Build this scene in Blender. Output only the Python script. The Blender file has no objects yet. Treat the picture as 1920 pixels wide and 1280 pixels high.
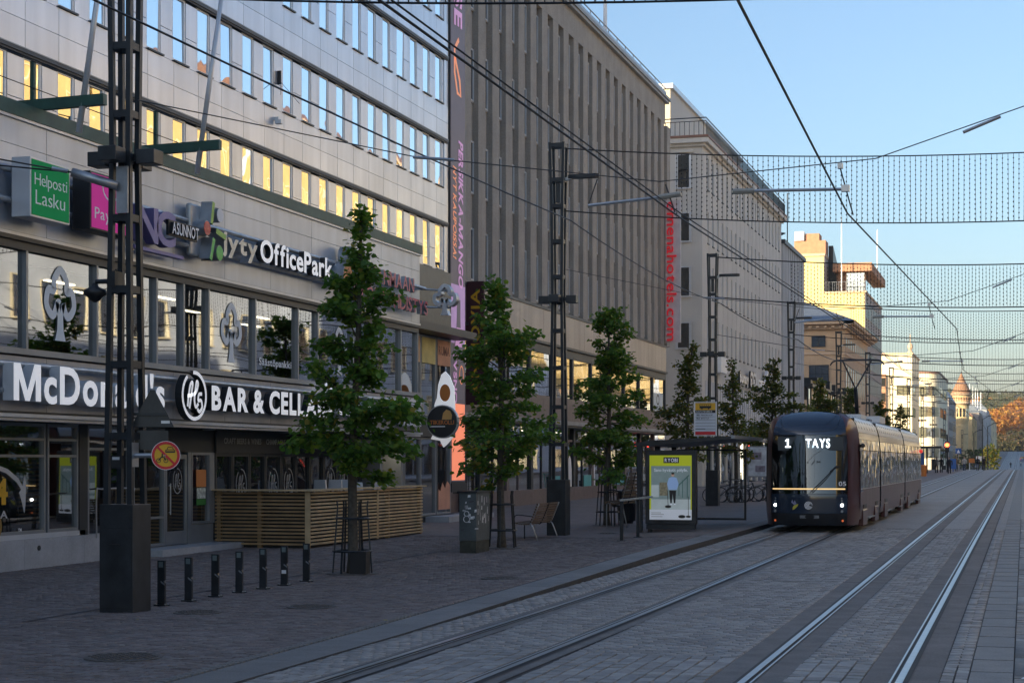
import bpy, math, random
import numpy as np
from mathutils import Vector, Matrix
R = random.Random(7)
C = bpy.context.scene.collection
sc = bpy.context.scene
# ---------------------------------------------------------------- camera, sky, sun, exposure
FPX, HX, HY, ZC, SLOPE = 3250.0, 960.0, 864.0, 2.2, 0.0045
TH = math.atan(960 / FPX); SN, CS = math.sin(TH), math.cos(TH)
cam = bpy.data.cameras.new('camera'); cam_o = bpy.data.objects.new('camera', cam); C.objects.link(cam_o)
cam_o.location = (0, 0, ZC); cam_o.rotation_euler = (math.pi / 2, 0, TH)
cam.sensor_width = 36; cam.lens = 36 * FPX / 1920; cam.shift_y = (HY - 640) / 1920
cam.clip_start = .1; cam.clip_end = 6000
sc.camera = cam_o
SUN_AZ, SUN_EL = math.radians(38), math.radians(14.5)       # light travels towards +Y and a little +X
world = bpy.data.worlds.new('World'); sc.world = world; world.use_nodes = True
wn = world.node_tree.nodes; bg = wn['Background']
sky = wn.new('ShaderNodeTexSky'); sky.sky_type = 'NISHITA'; sky.sun_disc = False
sky.sun_elevation = SUN_EL; sky.sun_rotation = math.pi + SUN_AZ
sky.air_density = 1.0; sky.dust_density = 2.8; sky.ozone_density = 2.8; sky.altitude = 100
world.node_tree.links.new(sky.outputs[0], bg.inputs[0]); bg.inputs[1].default_value = .132
sl = bpy.data.lights.new('sun', 'SUN'); sl.energy = 5.0; sl.angle = math.radians(.6); sl.color = (1, .83, .56)
so = bpy.data.objects.new('sun', sl); C.objects.link(so)
ld = Vector((math.sin(SUN_AZ) * math.cos(SUN_EL), math.cos(SUN_AZ) * math.cos(SUN_EL), -math.sin(SUN_EL)))
so.rotation_euler = ld.to_track_quat('-Z', 'Y').to_euler(); so.location = (-20, -60, 60)
vs = sc.view_settings; vs.view_transform = 'Standard'; vs.look = 'None'; vs.exposure = 1.0; vs.gamma = 1
vs.use_curve_mapping = False

# ---------------------------------------------------------------- geometry helpers
def gy(y):                                   # long profile of the street: gentle rise, crest, dip, far hill
    pts = ((-300, -1.35), (229, 1.03), (255, 1.0), (330, -1.5), (420, -3.0), (500, -1.2), (600, 1.0), (900, 7.0), (960, 7.2), (1200, 7.5), (4000, 8))
    for (a, za), (b, zb) in zip(pts, pts[1:]):
        if y <= b: return za + (zb - za) * (y - a) / (b - a)
    return 8
def gz(x, y):                                # ground incl. the tram platform that ramps up beside the kerb
    z = gy(y)
    if x < -7.27 and 20 < y < 100:
        z += .11 * min(1, (y - 20) / 16) * max(0, min(1, (x + 10.6) / 3.0)) * min(1, (100 - y) / 10)
    return z
def ray(px, py):
    u = (px - HX) / FPX; return (-SN + u * CS, CS + u * SN, (HY - py) / FPX)
def YX(px, X):                               # where the line of sight of a photo column meets the plane x = X
    d = ray(px, 0); return d[1] * X / d[0]
class MB:
    def __init__(s): s.v = []; s.f = []; s.m = []
    def add(s, vs, fs, mi=0):
        n = len(s.v); s.v += [tuple(p) for p in vs]
        for q in fs: s.f.append(tuple(n + i for i in q)); s.m.append(mi)
        return s
    def box(s, x0, x1, y0, y1, z0, z1, mi=0):
        return s.add([(x0,y0,z0),(x1,y0,z0),(x1,y1,z0),(x0,y1,z0),(x0,y0,z1),(x1,y0,z1),(x1,y1,z1),(x0,y1,z1)],
              [(0,3,2,1),(4,5,6,7),(0,1,5,4),(1,2,6,5),(2,3,7,6),(3,0,4,7)], mi)
    def quad(s, a, b, c, d, mi=0): return s.add([a,b,c,d], [(0,1,2,3)], mi)
    def bar(s, p0, p1, w, h, up=(0,0,1), mi=0, w1=None, h1=None):
        p0, p1, up = Vector(p0), Vector(p1), Vector(up); d = (p1 - p0).normalized()
        a = d.cross(up)
        if a.length < 1e-4: a = d.cross(Vector((0,1,0)))
        a.normalize(); b = a.cross(d); w1 = w1 or w; h1 = h1 or h
        vs = [p0+a*i*w/2+b*j*h/2 for i,j in ((-1,-1),(1,-1),(1,1),(-1,1))] + [p1+a*i*w1/2+b*j*h1/2 for i,j in ((-1,-1),(1,-1),(1,1),(-1,1))]
        return s.add(vs, [(3,2,1,0),(4,5,6,7),(0,1,5,4),(1,2,6,5),(2,3,7,6),(3,0,4,7)], mi)
    def path(s, pts, r, n=6, mi=0, cap=True):
        pts = [Vector(p) for p in pts]; rs = r if isinstance(r, (list, tuple)) else [r]*len(pts)
        rings = []; base = len(s.v); prev = None
        for i, p in enumerate(pts):
            d = (pts[min(i+1, len(pts)-1)] - pts[max(i-1, 0)]).normalized()
            a = d.cross(Vector((0,0,1))) if prev is None else prev - d * prev.dot(d)
            if a.length < 1e-4: a = d.cross(Vector((0,1,0)))
            a.normalize(); prev = a; b = d.cross(a)
            s.v += [tuple(p + (a*math.cos(2*math.pi*k/n) + b*math.sin(2*math.pi*k/n))*rs[i]) for k in range(n)]
        for i in range(len(pts)-1):
            for k in range(n):
                q = base+i*n; s.f.append((q+k, q+(k+1)%n, q+n+(k+1)%n, q+n+k)); s.m.append(mi)
        if cap:
            s.f.append(tuple(base+k for k in range(n))[::-1]); s.m.append(mi)
            q = base+(len(pts)-1)*n; s.f.append(tuple(q+k for k in range(n))); s.m.append(mi)
        return s
    def tube(s, p0, p1, r0, r1=None, n=8, mi=0): return s.path([p0, p1], [r0, r0 if r1 is None else r1], n, mi)
    def prism(s, pts, axis, a, b, mi=0):
        n = len(pts)
        f = {'X': lambda p, t: (t, p[0], p[1]), 'Y': lambda p, t: (p[0], t, p[1]), 'Z': lambda p, t: (p[0], p[1], t)}[axis]
        return s.add([f(p, a) for p in pts] + [f(p, b) for p in pts],
              [tuple(range(n))[::-1], tuple(range(n, 2*n))] + [(i, (i+1)%n, n+(i+1)%n, n+i) for i in range(n)], mi)
    def lathe(s, prof, cx=0, cy=0, n=16, mi=0):
        base = len(s.v)
        for r, z in prof: s.v += [(cx+r*math.cos(2*math.pi*k/n), cy+r*math.sin(2*math.pi*k/n), z) for k in range(n)]
        for i in range(len(prof)-1):
            for k in range(n):
                q = base+i*n; s.f.append((q+k, q+(k+1)%n, q+n+(k+1)%n, q+n+k)); s.m.append(mi)
        s.f.append(tuple(base+k for k in range(n))[::-1]); s.m.append(mi)
        q = base+(len(prof)-1)*n; s.f.append(tuple(q+k for k in range(n))); s.m.append(mi)
        return s
    def ball(s, c, r, n=10, m=6, sz=1, mi=0):
        return s.lathe_at([(r*math.sin(math.pi*(i+.02)/(m+.04)), -r*sz*math.cos(math.pi*(i+.02)/(m+.04))) for i in range(m+1)], c, n, mi)
    def lathe_at(s, prof, c, n=10, mi=0): return s.lathe([(r, z+c[2]) for r, z in prof], c[0], c[1], n, mi)
    def torus(s, c, ax, R_, r, n=20, m=6, mi=0, a0=0, a1=2*math.pi):
        ax = Vector(ax).normalized(); u = ax.orthogonal().normalized(); w = ax.cross(u); full = abs(a1-a0-2*math.pi) < 1e-6
        base = len(s.v); cnt = n if full else n+1
        for i in range(cnt):
            t = a0+(a1-a0)*i/n; d = u*math.cos(t)+w*math.sin(t)
            for k in range(m):
                q = 2*math.pi*k/m; s.v.append(tuple(Vector(c)+d*(R_+r*math.cos(q))+ax*r*math.sin(q)))
        for i in range(n):
            for k in range(m):
                A = base+i*m; B = base+((i+1)%cnt)*m
                s.f.append((A+k, B+k, B+(k+1)%m, A+(k+1)%m)); s.m.append(mi)
        return s
    def mesh(s, name, org=(0,0,0)):
        me = bpy.data.meshes.new(name)
        me.from_pydata([(p[0]-org[0], p[1]-org[1], p[2]-org[2]) for p in s.v], [], s.f)
        if any(s.m): me.polygons.foreach_set('material_index', s.m)
        return me
ORG = {}
def _link(name, data, mats, parent, org, smooth=False, bevel=0, kind=None, label=None):
    o = bpy.data.objects.new(name, data); C.objects.link(o)
    if data is not None and mats is not None and len(data.materials) == 0:
        for m in (mats if isinstance(mats, (list, tuple)) else [mats]): data.materials.append(m)
    if smooth: data.shade_smooth()
    if parent: o.parent = parent
    if bevel:
        b = o.modifiers.new('b', 'BEVEL'); b.width = bevel; b.segments = 2; b.limit_method = 'ANGLE'; b.angle_limit = .7
    if kind: o['kind'] = kind
    if label: o['label'] = label
    ORG[o.name] = org
    return o
def thing(name, label, cat, loc=(0,0,0), rz=0, group=None):
    o = bpy.data.objects.new(name, None); C.objects.link(o); o.empty_display_size = .2
    o.location = loc; o.rotation_euler = (0,0,rz); o['label'] = label; o['category'] = cat
    if group: o['group'] = group
    ORG[o.name] = tuple(loc)
    return o
def part(name, mb, mats, parent, local=False, **k):          # a mesh under its thing; coordinates are world unless local
    org = ORG[parent.name]
    return _link(name, mb.mesh(name, (0,0,0) if local else org), mats, parent, org, **k)
def inst(name, me, parent, loc, mats=None, rz=0):              # shares mesh data; loc in world metres
    org = ORG[parent.name]; o = _link(name, me, mats, parent, tuple(loc))
    o.location = (loc[0]-org[0], loc[1]-org[1], loc[2]-org[2]); o.rotation_euler.z = rz
    return o
def solo(name, mb, mats, label, cat, group=None, **k):         # a thing that is one mesh
    p = mb.v; org = (sum(q[0] for q in p)/len(p), sum(q[1] for q in p)/len(p), min(q[2] for q in p))
    o = _link(name, mb.mesh(name, org), mats, None, org, **k); o.location = org
    o['label'] = label; o['category'] = cat
    if group: o['group'] = group
    return o
def struct(name, mb, mats, **k):
    return _link(name, mb.mesh(name), mats, None, (0,0,0), kind='structure', **k)
def dup(o, parent=None, loc=None, rz=None, label=None, group=None, scale=None):
    c = o.copy(); C.objects.link(c); ORG[c.name] = tuple(loc) if loc is not None else ORG.get(o.name, (0,0,0))
    if parent: c.parent = parent
    if loc is not None: c.location = loc
    if rz is not None: c.rotation_euler.z = rz
    if scale is not None: c.scale = scale
    if label: c['label'] = label
    if group: c['group'] = group
    for ch in list(o.children): dup(ch, c)
    return c

# ---------------------------------------------------------------- materials
def M(name, col, rough=.6, metal=0., var=.12, vs=2.0, bump=0., bs=60., streak=0., emit=0., coat=0., rnd=0., spec=.5, fine=0., big=0.):
    m = bpy.data.materials.new(name); m.use_nodes = True; nt = m.node_tree; N = nt.nodes; L = nt.links
    P = N['Principled BSDF']; P.inputs['Roughness'].default_value = rough; P.inputs['Metallic'].default_value = metal
    P.inputs['Specular IOR Level'].default_value = spec
    if coat: P.inputs['Coat Weight'].default_value = coat; P.inputs['Coat Roughness'].default_value = .05
    geo = N.new('ShaderNodeNewGeometry'); cur = None
    def noise(scale, lo, hi, mapping=None, detail=5):
        n = N.new('ShaderNodeTexNoise'); n.inputs['Scale'].default_value = scale; n.inputs['Detail'].default_value = detail
        if mapping:
            mp = N.new('ShaderNodeMapping'); mp.inputs['Scale'].default_value = mapping; L.new(geo.outputs['Position'], mp.inputs[0]); L.new(mp.outputs[0], n.inputs['Vector'])
        else: L.new(geo.outputs['Position'], n.inputs['Vector'])
        r = N.new('ShaderNodeMapRange'); r.inputs[1].default_value = .3; r.inputs[2].default_value = .7; r.inputs[3].default_value = lo; r.inputs[4].default_value = hi
        L.new(n.outputs[0], r.inputs[0]); return r.outputs[0]
    facs = []
    if var: facs.append(noise(vs, 1-var, 1+var))
    if big: facs.append(noise(.45, 1-big, 1+big, None, 3))
    if fine: facs.append(noise(vs*14, 1-fine, 1+fine))
    if streak: facs.append(noise(2.2, 1-streak, 1+streak*.4, (1, 1, .07)))
    if rnd:
        oi = N.new('ShaderNodeObjectInfo'); r = N.new('ShaderNodeMapRange'); r.inputs[3].default_value = 1-rnd; r.inputs[4].default_value = 1+rnd
        L.new(oi.outputs['Random'], r.inputs[0]); facs.append(r.outputs[0])
    if facs:
        f = facs[0]
        for g in facs[1:]:
            mm = N.new('ShaderNodeMath'); mm.operation = 'MULTIPLY'; L.new(f, mm.inputs[0]); L.new(g, mm.inputs[1]); f = mm.outputs[0]
        vm = N.new('ShaderNodeVectorMath'); vm.operation = 'SCALE'; vm.inputs[0].default_value = col[:3]; L.new(f, vm.inputs['Scale'])
        L.new(vm.outputs[0], P.inputs['Base Color'])
    else: P.inputs['Base Color'].default_value = (*col[:3], 1)
    if bump:
        n = N.new('ShaderNodeTexNoise'); n.inputs['Scale'].default_value = bs; n.inputs['Detail'].default_value = 4
        L.new(geo.outputs['Position'], n.inputs['Vector'])
        b = N.new('ShaderNodeBump'); b.inputs['Strength'].default_value = bump; b.inputs['Distance'].default_value = .02; L.new(n.outputs[0], b.inputs['Height']); L.new(b.outputs[0], P.inputs['Normal'])
    if emit:
        P.inputs['Emission Color'].default_value = (*col[:3], 1); P.inputs['Emission Strength'].default_value = emit
    return m
def GLASS(name, refl, tint, through=None, wav=.03, ws=.7):     # reflective pane; through = transmission tint or None for an opaque coated pane
    m = bpy.data.materials.new(name); m.use_nodes = True; nt = m.node_tree; N = nt.nodes; L = nt.links; N.remove(N['Principled BSDF'])
    g = N.new('ShaderNodeBsdfGlossy'); g.inputs['Roughness'].default_value = .015; g.inputs['Color'].default_value = (*tint, 1)
    if through: b = N.new('ShaderNodeBsdfTransparent'); b.inputs['Color'].default_value = (*through, 1)
    else: b = N.new('ShaderNodeBsdfDiffuse'); b.inputs['Color'].default_value = (.02,.022,.025,1)
    if wav:
        geo = N.new('ShaderNodeNewGeometry'); n = N.new('ShaderNodeTexNoise'); n.inputs['Scale'].default_value = ws; n.inputs['Detail'].default_value = 1
        L.new(geo.outputs['Position'], n.inputs['Vector']); bu = N.new('ShaderNodeBump'); bu.inputs['Strength'].default_value = wav; bu.inputs['Distance'].default_value = 1.0
        L.new(n.outputs[0], bu.inputs['Height']); L.new(bu.outputs[0], g.inputs['Normal'])
    fr = N.new('ShaderNodeFresnel'); fr.inputs['IOR'].default_value = 1.5
    ad = N.new('ShaderNodeMath'); ad.operation = 'MULTIPLY_ADD'; ad.inputs[1].default_value = 1.3; ad.inputs[2].default_value = refl; ad.use_clamp = True
    L.new(fr.outputs[0], ad.inputs[0])
    mx = N.new('ShaderNodeMixShader'); L.new(ad.outputs[0], mx.inputs[0]); L.new(b.outputs[0], mx.inputs[1]); L.new(g.outputs[0], mx.inputs[2])
    L.new(mx.outputs[0], N['Material Output'].inputs[0]); return m
def LEAF(name, col, var=.35):
    m = M(name, col, .55, var=var, vs=2.5, spec=.3); nt = m.node_tree; N = nt.nodes; L = nt.links; P = N['Principled BSDF']
    t = N.new('ShaderNodeBsdfTranslucent'); t.inputs['Color'].default_value = (col[0]*1.5, col[1]*1.6, col[2]*.8, 1)
    mx = N.new('ShaderNodeMixShader'); mx.inputs[0].default_value = .45
    L.new(P.outputs[0], mx.inputs[1]); L.new(t.outputs[0], mx.inputs[2]); L.new(mx.outputs[0], N['Material Output'].inputs[0]); return m
panel = M('panel_grey_metal', (.64,.66,.71), .32, .65, .05, .8, streak=.14, rnd=.05)
panel_f = M('panel_fascia_grey', (.50,.54,.61), .36, .35, .06, .8, streak=.14, rnd=.05)
panel_d = M('panel_lower_grey', (.40,.41,.44), .38, .35, .07, .8, streak=.15, rnd=.05)
joint_d = M('joint_dark', (.05,.05,.055), .8)
lip_d = M('lip_dark', (.06,.065,.07), .5)
alu = M('aluminium_light', (.62,.64,.67), .35, .3, .08)
alu_d = M('aluminium_grey', (.28,.30,.32), .4, .4, .1)
frame_d = M('frame_dark', (.035,.04,.045), .45, .2)
green_p = M('green_paint', (.035,.10,.075), .5, 0, .2, 3, streak=.2)
conc = M('concrete_grey', (0.408,0.420,0.444), .8, 0, .12, 2, bump=.2, streak=.12, fine=.08)
render_w = M('core_grey', (.2,.2,.21), .8)
mirror = GLASS('glass_coated', .68, (.95,.98,1.0), None, .012, .9)
shopg = GLASS("glass_shop", .21, (.95,.97,1.0), (.62,.66,.66), .005, .5)
clearg = GLASS('glass_clear', .02, (.9,.95,1.0), (.90,.93,.93), 0)
shopg2 = GLASS('glass_grey', .12, (.9,.93,.95), None, .02, .7)
darkg = GLASS('glass_dark', .10, (.9,.95,1.0), None, .03, .6)
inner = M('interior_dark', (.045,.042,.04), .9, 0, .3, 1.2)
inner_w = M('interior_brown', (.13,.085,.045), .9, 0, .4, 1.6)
lampm = M('ceiling_lamp_lit', (1,.86,.62), .5, var=0, emit=3)
white = M('white_paint', (.80,.81,.83), .45, var=.05)
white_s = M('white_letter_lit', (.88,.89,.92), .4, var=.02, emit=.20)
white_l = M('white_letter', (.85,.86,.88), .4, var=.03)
blackp = M('black_paint', (.018,.019,.021), .45)
grey_p = M('grey_paint', (.25,.26,.28), .5)
steel_g = M('galvanised_steel', (.42,.44,.46), .38, .7, .22, 4)
pole_m = M('pole_anthracite', (.020,.025,.030), .42, .1, .22, 5, spec=.5)
pole_b = M('pole_base_anthracite', (.028,.032,.036), .38, .15, .35, 4, streak=.25, spec=.55, fine=.15)
b2m = M('concrete_brown_grey', (0.351,0.322,0.287), .85, 0, .10, 1.2, bump=.25, bs=40, streak=.10, fine=.12)
b2cap = M('parapet_grey', (.33,.33,.33), .6, .2)
b2panel = M('panel_mauve_grey', (.30,.26,.25), .38, .3, .12, .6, streak=.2, rnd=.08)
granite_r = M('granite_red_brown', (.17,.125,.115), .45, 0, .15, 4, fine=.2)
b3m = M('plaster_pale_grey', (0.598,0.575,0.540), .85, 0, .06, .5, bump=.1, streak=.05)
b3lit = M('plaster_sunlit_cream', (.62,.55,.42), .85, 0, .06, .6)  # sunlit copy of the pale grey plaster, warm light in the colour
b4m = M('plaster_white', (.58,.59,.61), .8, 0, .06, .5, streak=.08)
copper = M('copper_brown', (.26,.14,.08), .6, .2, .15)
b5m = M('plaster_apricot', (.52,.36,.23), .85, 0, .08, .6, streak=.06)
b5t = M('trim_apricot', (.58,.42,.29), .8, 0, .08)
tin = M('roof_tin_blue', (.16,.19,.24), .45, .4, .1)
tin_r = M('roof_tin_red', (.22,.12,.09), .6, .2, .1)
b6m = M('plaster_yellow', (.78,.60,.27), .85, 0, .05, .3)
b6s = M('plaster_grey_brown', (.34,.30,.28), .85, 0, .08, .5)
b7m = M('plaster_offwhite', (.78,.69,.50), .85, 0, .05, .3)
brickr = M('brick_orange', (.42,.22,.13), .85, 0, .12, 2)
opp_a = M('reflected_sun_ochre', (.64,.46,.19), .85, 0, .1, .6)  # warm sunlight put into the colour for the window reflections
opp_b = M('bounce_pale_blue', (.62,.68,.80), .85, 0, .1, .6)  # blue chosen to cool the light bounced onto the near facade
opp_c = M('bounce_blue_grey', (.56,.63,.76), .85, 0, .1, .6)  # second cool tone, also chosen for the bounced light
asph = M('asphalt', (0.096,0.096,0.102), .7, 0, .2, 3, bump=.35, bs=220, fine=.22)
asph2 = M('concrete_strip', (0.167,0.161,0.157), .75, 0, .16, 3, bump=.3, bs=200, fine=.2, big=.09)
bed = M('joint_bed', (0.058,0.058,0.062), .9, 0, .2, 6)
sett_a = M('sett_blue_grey', (.268,.262,.255), .55, 0, .16, 9, bump=.3, bs=120, fine=.15, rnd=.1, big=.09)
sett_b = M('sett_mid_grey', (.232,.227,.222), .6, 0, .16, 9, bump=.3, bs=120, fine=.15, rnd=.1, big=.09)
sett_c = M('sett_pale_grey', (.305,.298,.290), .55, 0, .14, 9, bump=.3, bs=120, fine=.15, rnd=.1, big=.09)
clk_a = M('clinker_brown_grey', (.190,.158,.148), .7, 0, .2, 5, bump=.3, bs=150, fine=.15, big=.09)
clk_b = M('clinker_plum', (.168,.138,.134), .7, 0, .2, 5, bump=.3, bs=150, fine=.15, big=.09)
clk_c = M('clinker_grey', (.200,.176,.170), .7, 0, .2, 5, bump=.3, bs=150, fine=.15, big=.09)
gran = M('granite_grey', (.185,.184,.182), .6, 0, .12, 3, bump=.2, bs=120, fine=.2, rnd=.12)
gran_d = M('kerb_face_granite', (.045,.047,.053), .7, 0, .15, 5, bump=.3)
rail_m = M('rail_steel', (.50,.52,.54), .34, 1.0, .08, 8)
rail_d = M('rail_groove', (.03,.03,.032), .7)
cast = M('cast_iron', (.10,.092,.088), .6, .3, .2, 20)
wood = M('terrace_wood', (.56,.42,.24), .7, 0, .18, 3, bump=.25, bs=60, rnd=.16)
wood_d = M('terrace_wood_dark', (.30,.20,.10), .75, 0, .2, 3, bump=.25, bs=60, rnd=.18)  # darker tone of the terrace wood
bench_w = M('bench_wood', (.16,.105,.065), .6, 0, .2, 8, rnd=.12)
bark = M('bark', (.085,.075,.06), .9, 0, .3, 14, bump=.6, bs=40)
leaf_m = [LEAF('leaf_green', (.105,.205,.036)), LEAF('leaf_green_dark', (.070,.15,.036)), LEAF('leaf_green_light', (.185,.26,.045)), LEAF('leaf_yellow', (.30,.24,.045))]
leaf_far = [LEAF('leaf_olive', (.105,.135,.034)), LEAF('leaf_olive_dark', (.066,.095,.030)), LEAF('leaf_gold', (.22,.17,.035)), LEAF('leaf_olive_light', (.125,.135,.034))]
red_l = M('red_sign', (.62,.02,.028), .35, var=.04)
red_n = M('red_sign_lit', (.80,.025,.04), .35, var=.04, emit=.08)
yel = M('yellow_sign', (.75,.42,.02), .45, var=.05)
orange = M('orange_paint', (.60,.20,.04), .5, var=.05)
blue_s = M('blue_sign', (.03,.12,.40), .45, var=.05)
cable_m = M('cable_black', (.012,.012,.014), .5)
cable_s = M('cable_steel', (.07,.075,.08), .45, .5)
# ---------------------------------------------------------------- lettering
_glyph = {}
def glyph(ch, bold=0., ext=.05, res=4):
    k = (ch, bold, ext, res)
    if k not in _glyph and ch == 'M' and bold >= .03:     # heavy M drawn by hand
        q = [(0,0),(0,.7),(.21,.7),(.43,.20),(.65,.7),(.86,.7),(.86,0),(.69,0),(.69,.42),(.50,0),(.36,0),(.17,.42),(.17,0)]; n = len(q)
        _glyph[k] = ([(x,y,ext) for x,y in q]+[(x,y,-ext) for x,y in q], [tuple(range(n))[::-1], tuple(range(n,2*n))]+[(i,(i+1)%n,n+(i+1)%n,n+i) for i in range(n)], [1,-1]+[0]*n)
    if k not in _glyph:
        cu = bpy.data.curves.new('t', 'FONT'); cu.body = ch; cu.size = 1; cu.extrude = ext; cu.offset = bold; cu.resolution_u = res
        o = bpy.data.objects.new('t', cu); me = bpy.data.meshes.new_from_object(o)
        V = [tuple(v.co) for v in me.vertices]; Fc = [tuple(p.vertices) for p in me.polygons]; nz = [p.normal.z for p in me.polygons]
        bpy.data.objects.remove(o); bpy.data.curves.remove(cu); bpy.data.meshes.remove(me)
        _glyph[k] = (V, Fc, nz)
    return _glyph[k]
def layout(s, bold, gap=.07, space=.3):
    x = 0; out = []
    for ch in s:
        if ch == ' ': x += space; continue
        V = glyph(ch, bold, .05)[0]; a = min(p[0] for p in V); b = max(p[0] for p in V)
        out.append((ch, x - a)); x += b - a + gap
    return out, x - gap
def frame(o, right, up):                    # local (x right, y up, z out) -> world
    o, r, u = Vector(o), Vector(right), Vector(up); n = r.cross(u)
    return lambda p: tuple(o + r*p[0] + u*p[1] + n*p[2])
FX = dict(right=(0,1,0), up=(0,0,1)); FY = dict(right=(1,0,0), up=(0,0,1))
def letters(s, fr, w, h, depth=.04, bold=.02, gap=.07, cap=.70, space=.3, shear=0., res=4):
    """list of MBs, one per glyph, fitted into width w and capital height h; front faces use slot 0, sides slot 1"""
    lay, tot = layout(s, bold, gap, space); sx, sy = w/tot, h/cap; out = []
    for ch, x0 in lay:
        V, Fc, nz = glyph(ch, bold, .05, res); mb = MB()
        mb.v = [fr(((p[0]+x0)*sx + shear*p[1]*sy, p[1]*sy, (p[2]/.05+1)*depth/2)) for p in V]
        mb.f = list(Fc); mb.m = [0 if n > .7 else 1 for n in nz]; out.append(mb)
    return out
def join(mbs):
    m = MB()
    for b in mbs: m.add(b.v, b.f); m.m[-len(b.f):] = b.m
    return m
def flat_text(s, fr, w, h, **k): return join(letters(s, fr, w, h, depth=.004, **k))
def rect(fr, x0, x1, y0, y1, d=.004, z=0.):
    m = MB(); c = [fr(p) for p in ((x0,y0,z),(x1,y0,z),(x1,y1,z),(x0,y1,z),(x0,y0,z+d),(x1,y0,z+d),(x1,y1,z+d),(x0,y1,z+d))]
    return m.add(c, [(0,3,2,1),(4,5,6,7),(0,1,5,4),(1,2,6,5),(2,3,7,6),(3,0,4,7)])
def fpoly(fr, pts, z0, z1, mb=None):
    mb = mb or MB(); n = len(pts)
    return mb.add([fr((p[0],p[1],z0)) for p in pts]+[fr((p[0],p[1],z1)) for p in pts], [tuple(range(n))[::-1], tuple(range(n,2*n))]+[(i,(i+1)%n,n+(i+1)%n,n+i) for i in range(n)])
def circ(cx, cy, rx, ry=None, n=24, a0=0, a1=2*math.pi):
    ry = ry or rx; full = abs(a1-a0-2*math.pi) < 1e-6; m = n if full else n+1
    return [(cx+rx*math.cos(a0+(a1-a0)*i/n), cy+ry*math.sin(a0+(a1-a0)*i/n)) for i in range(m)]
def stroke(fr, pts, w, z0, z1, mb=None, closed=False):      # a flat ribbon of width w along a 2D polyline
    mb = mb or MB(); n = len(pts); L_ = []; Rr = []
    for i, p in enumerate(pts):
        a = pts[i-1] if (closed or i > 0) else p; b = pts[(i+1) % n] if (closed or i < n-1) else p
        dx, dy = b[0]-a[0], b[1]-a[1]; l = math.hypot(dx, dy) or 1; nx, ny = -dy/l*w/2, dx/l*w/2
        L_.append((p[0]+nx, p[1]+ny)); Rr.append((p[0]-nx, p[1]-ny))
    vs = [fr((*q, z1)) for q in L_]+[fr((*q, z1)) for q in Rr]+[fr((*q, z0)) for q in L_]+[fr((*q, z0)) for q in Rr]
    fs = []; ms = []
    for i in range(n if closed else n-1):
        j = (i+1) % n
        fs += [(n+i, n+j, j, i), (2*n+i, i, j, 2*n+j), (n+i, 3*n+i, 3*n+j, n+j)]; ms += [0, 1, 1]
    k = len(mb.f); mb.add(vs, fs); mb.m[k:] = ms
    return mb
def spline(pts, n=6):
    out = []
    for i in range(len(pts)-1):
        p0, p1, p2, p3 = pts[max(i-1,0)], pts[i], pts[i+1], pts[min(i+2,len(pts)-1)]
        for k in range(n):
            t = k/n; out.append(tuple(.5*((2*p1[j])+(-p0[j]+p2[j])*t+(2*p0[j]-5*p1[j]+4*p2[j]-p3[j])*t*t+(-p0[j]+3*p1[j]-3*p2[j]+p3[j])*t**3) for j in range(len(p1))))
    return out+[pts[-1]]

# ---------------------------------------------------------------- ground
def sheet(xs, ys, dz=0., fn=gz):
    mb = MB(); nx = len(xs)
    for y in ys:
        for x in xs: mb.v.append((x, y, fn(x, y)+dz))
    for j in range(len(ys)-1):
        for i in range(nx-1): mb.f.append((j*nx+i, j*nx+i+1, (j+1)*nx+i+1, (j+1)*nx+i)); mb.m.append(0)
    return mb
YS = list(range(-120, 20, 20))+list(range(20, 112, 4))+list(range(112, 420, 12))+list(range(424, 980, 25))+[1000, 1100, 1300, 1700, 2500]
flat = lambda x, y: gy(y)
struct('ground', sheet([-600,-120,-60,-22,-7.28,40,120,600], YS, -.05, flat), asph2)
road = struct('tramway_bed', sheet([-7.27,-3.9,0.6,8], YS, -.022, flat), bed)
YP = [y for y in YS if y >= 40]
KX = [-60,-22,-18.6,-14,-10.6,-9.6,-8.6,-7.55,-7.275]
struct('far_pavement', sheet(KX, [44]+[y for y in YP if y > 44], .006), clk_a)
struct('pavement', sheet(KX, [y for y in YS if y <= 20]+[24,28,32,36,40,44.0], -.016), bed)
struct('right_pavement', sheet([8,14,60], YS, .1, flat), clk_c)
def curve_x(x0, y):                          # the near track swings a little outwards, and at the switch far off
    if x0 < -4: return x0 - .12*max(0, (24-y)/10)
    return x0 - .02*max(0, min(30, y-16))/30
RX = (-6.45, -5.0, -2.6, -1.15)
RY = [5+2*i for i in range(30)]+[66+6*i for i in range(30)]+[250,275,300,330,380,420,460,500,550,600,700,800,900]
def ribbon(x0, a, b, z, ys=RY):
    mb = MB()
    for y in ys:
        c = curve_x(x0, y); mb.v += [(c+a, y, gy(y)+z), (c+b, y, gy(y)+z)]
    for i in range(len(ys)-1): mb.f.append((2*i, 2*i+1, 2*i+3, 2*i+2)); mb.m.append(0)
    return mb
for i, x in enumerate(RX):
    t = struct('rail', ribbon(x, -.035, .035, .008), rail_m)
    sgn = 1 if i in (0, 2) else -1
    part('rail_lip', ribbon(x, *sorted((sgn*.075, sgn*.095)), .006), rail_m, t)
    part('rail_groove', ribbon(x, *sorted((sgn*.036, sgn*.074)), -.006), rail_d, t)
    part('rail_side', ribbon(x, -sgn*.06-.025, -sgn*.06+.025, -.002), rail_d, t)
    part('asphalt_strip', ribbon(x, *((-.36, .36) if i > 1 else (-.22, .22)), -.010), asph2, t)
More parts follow.
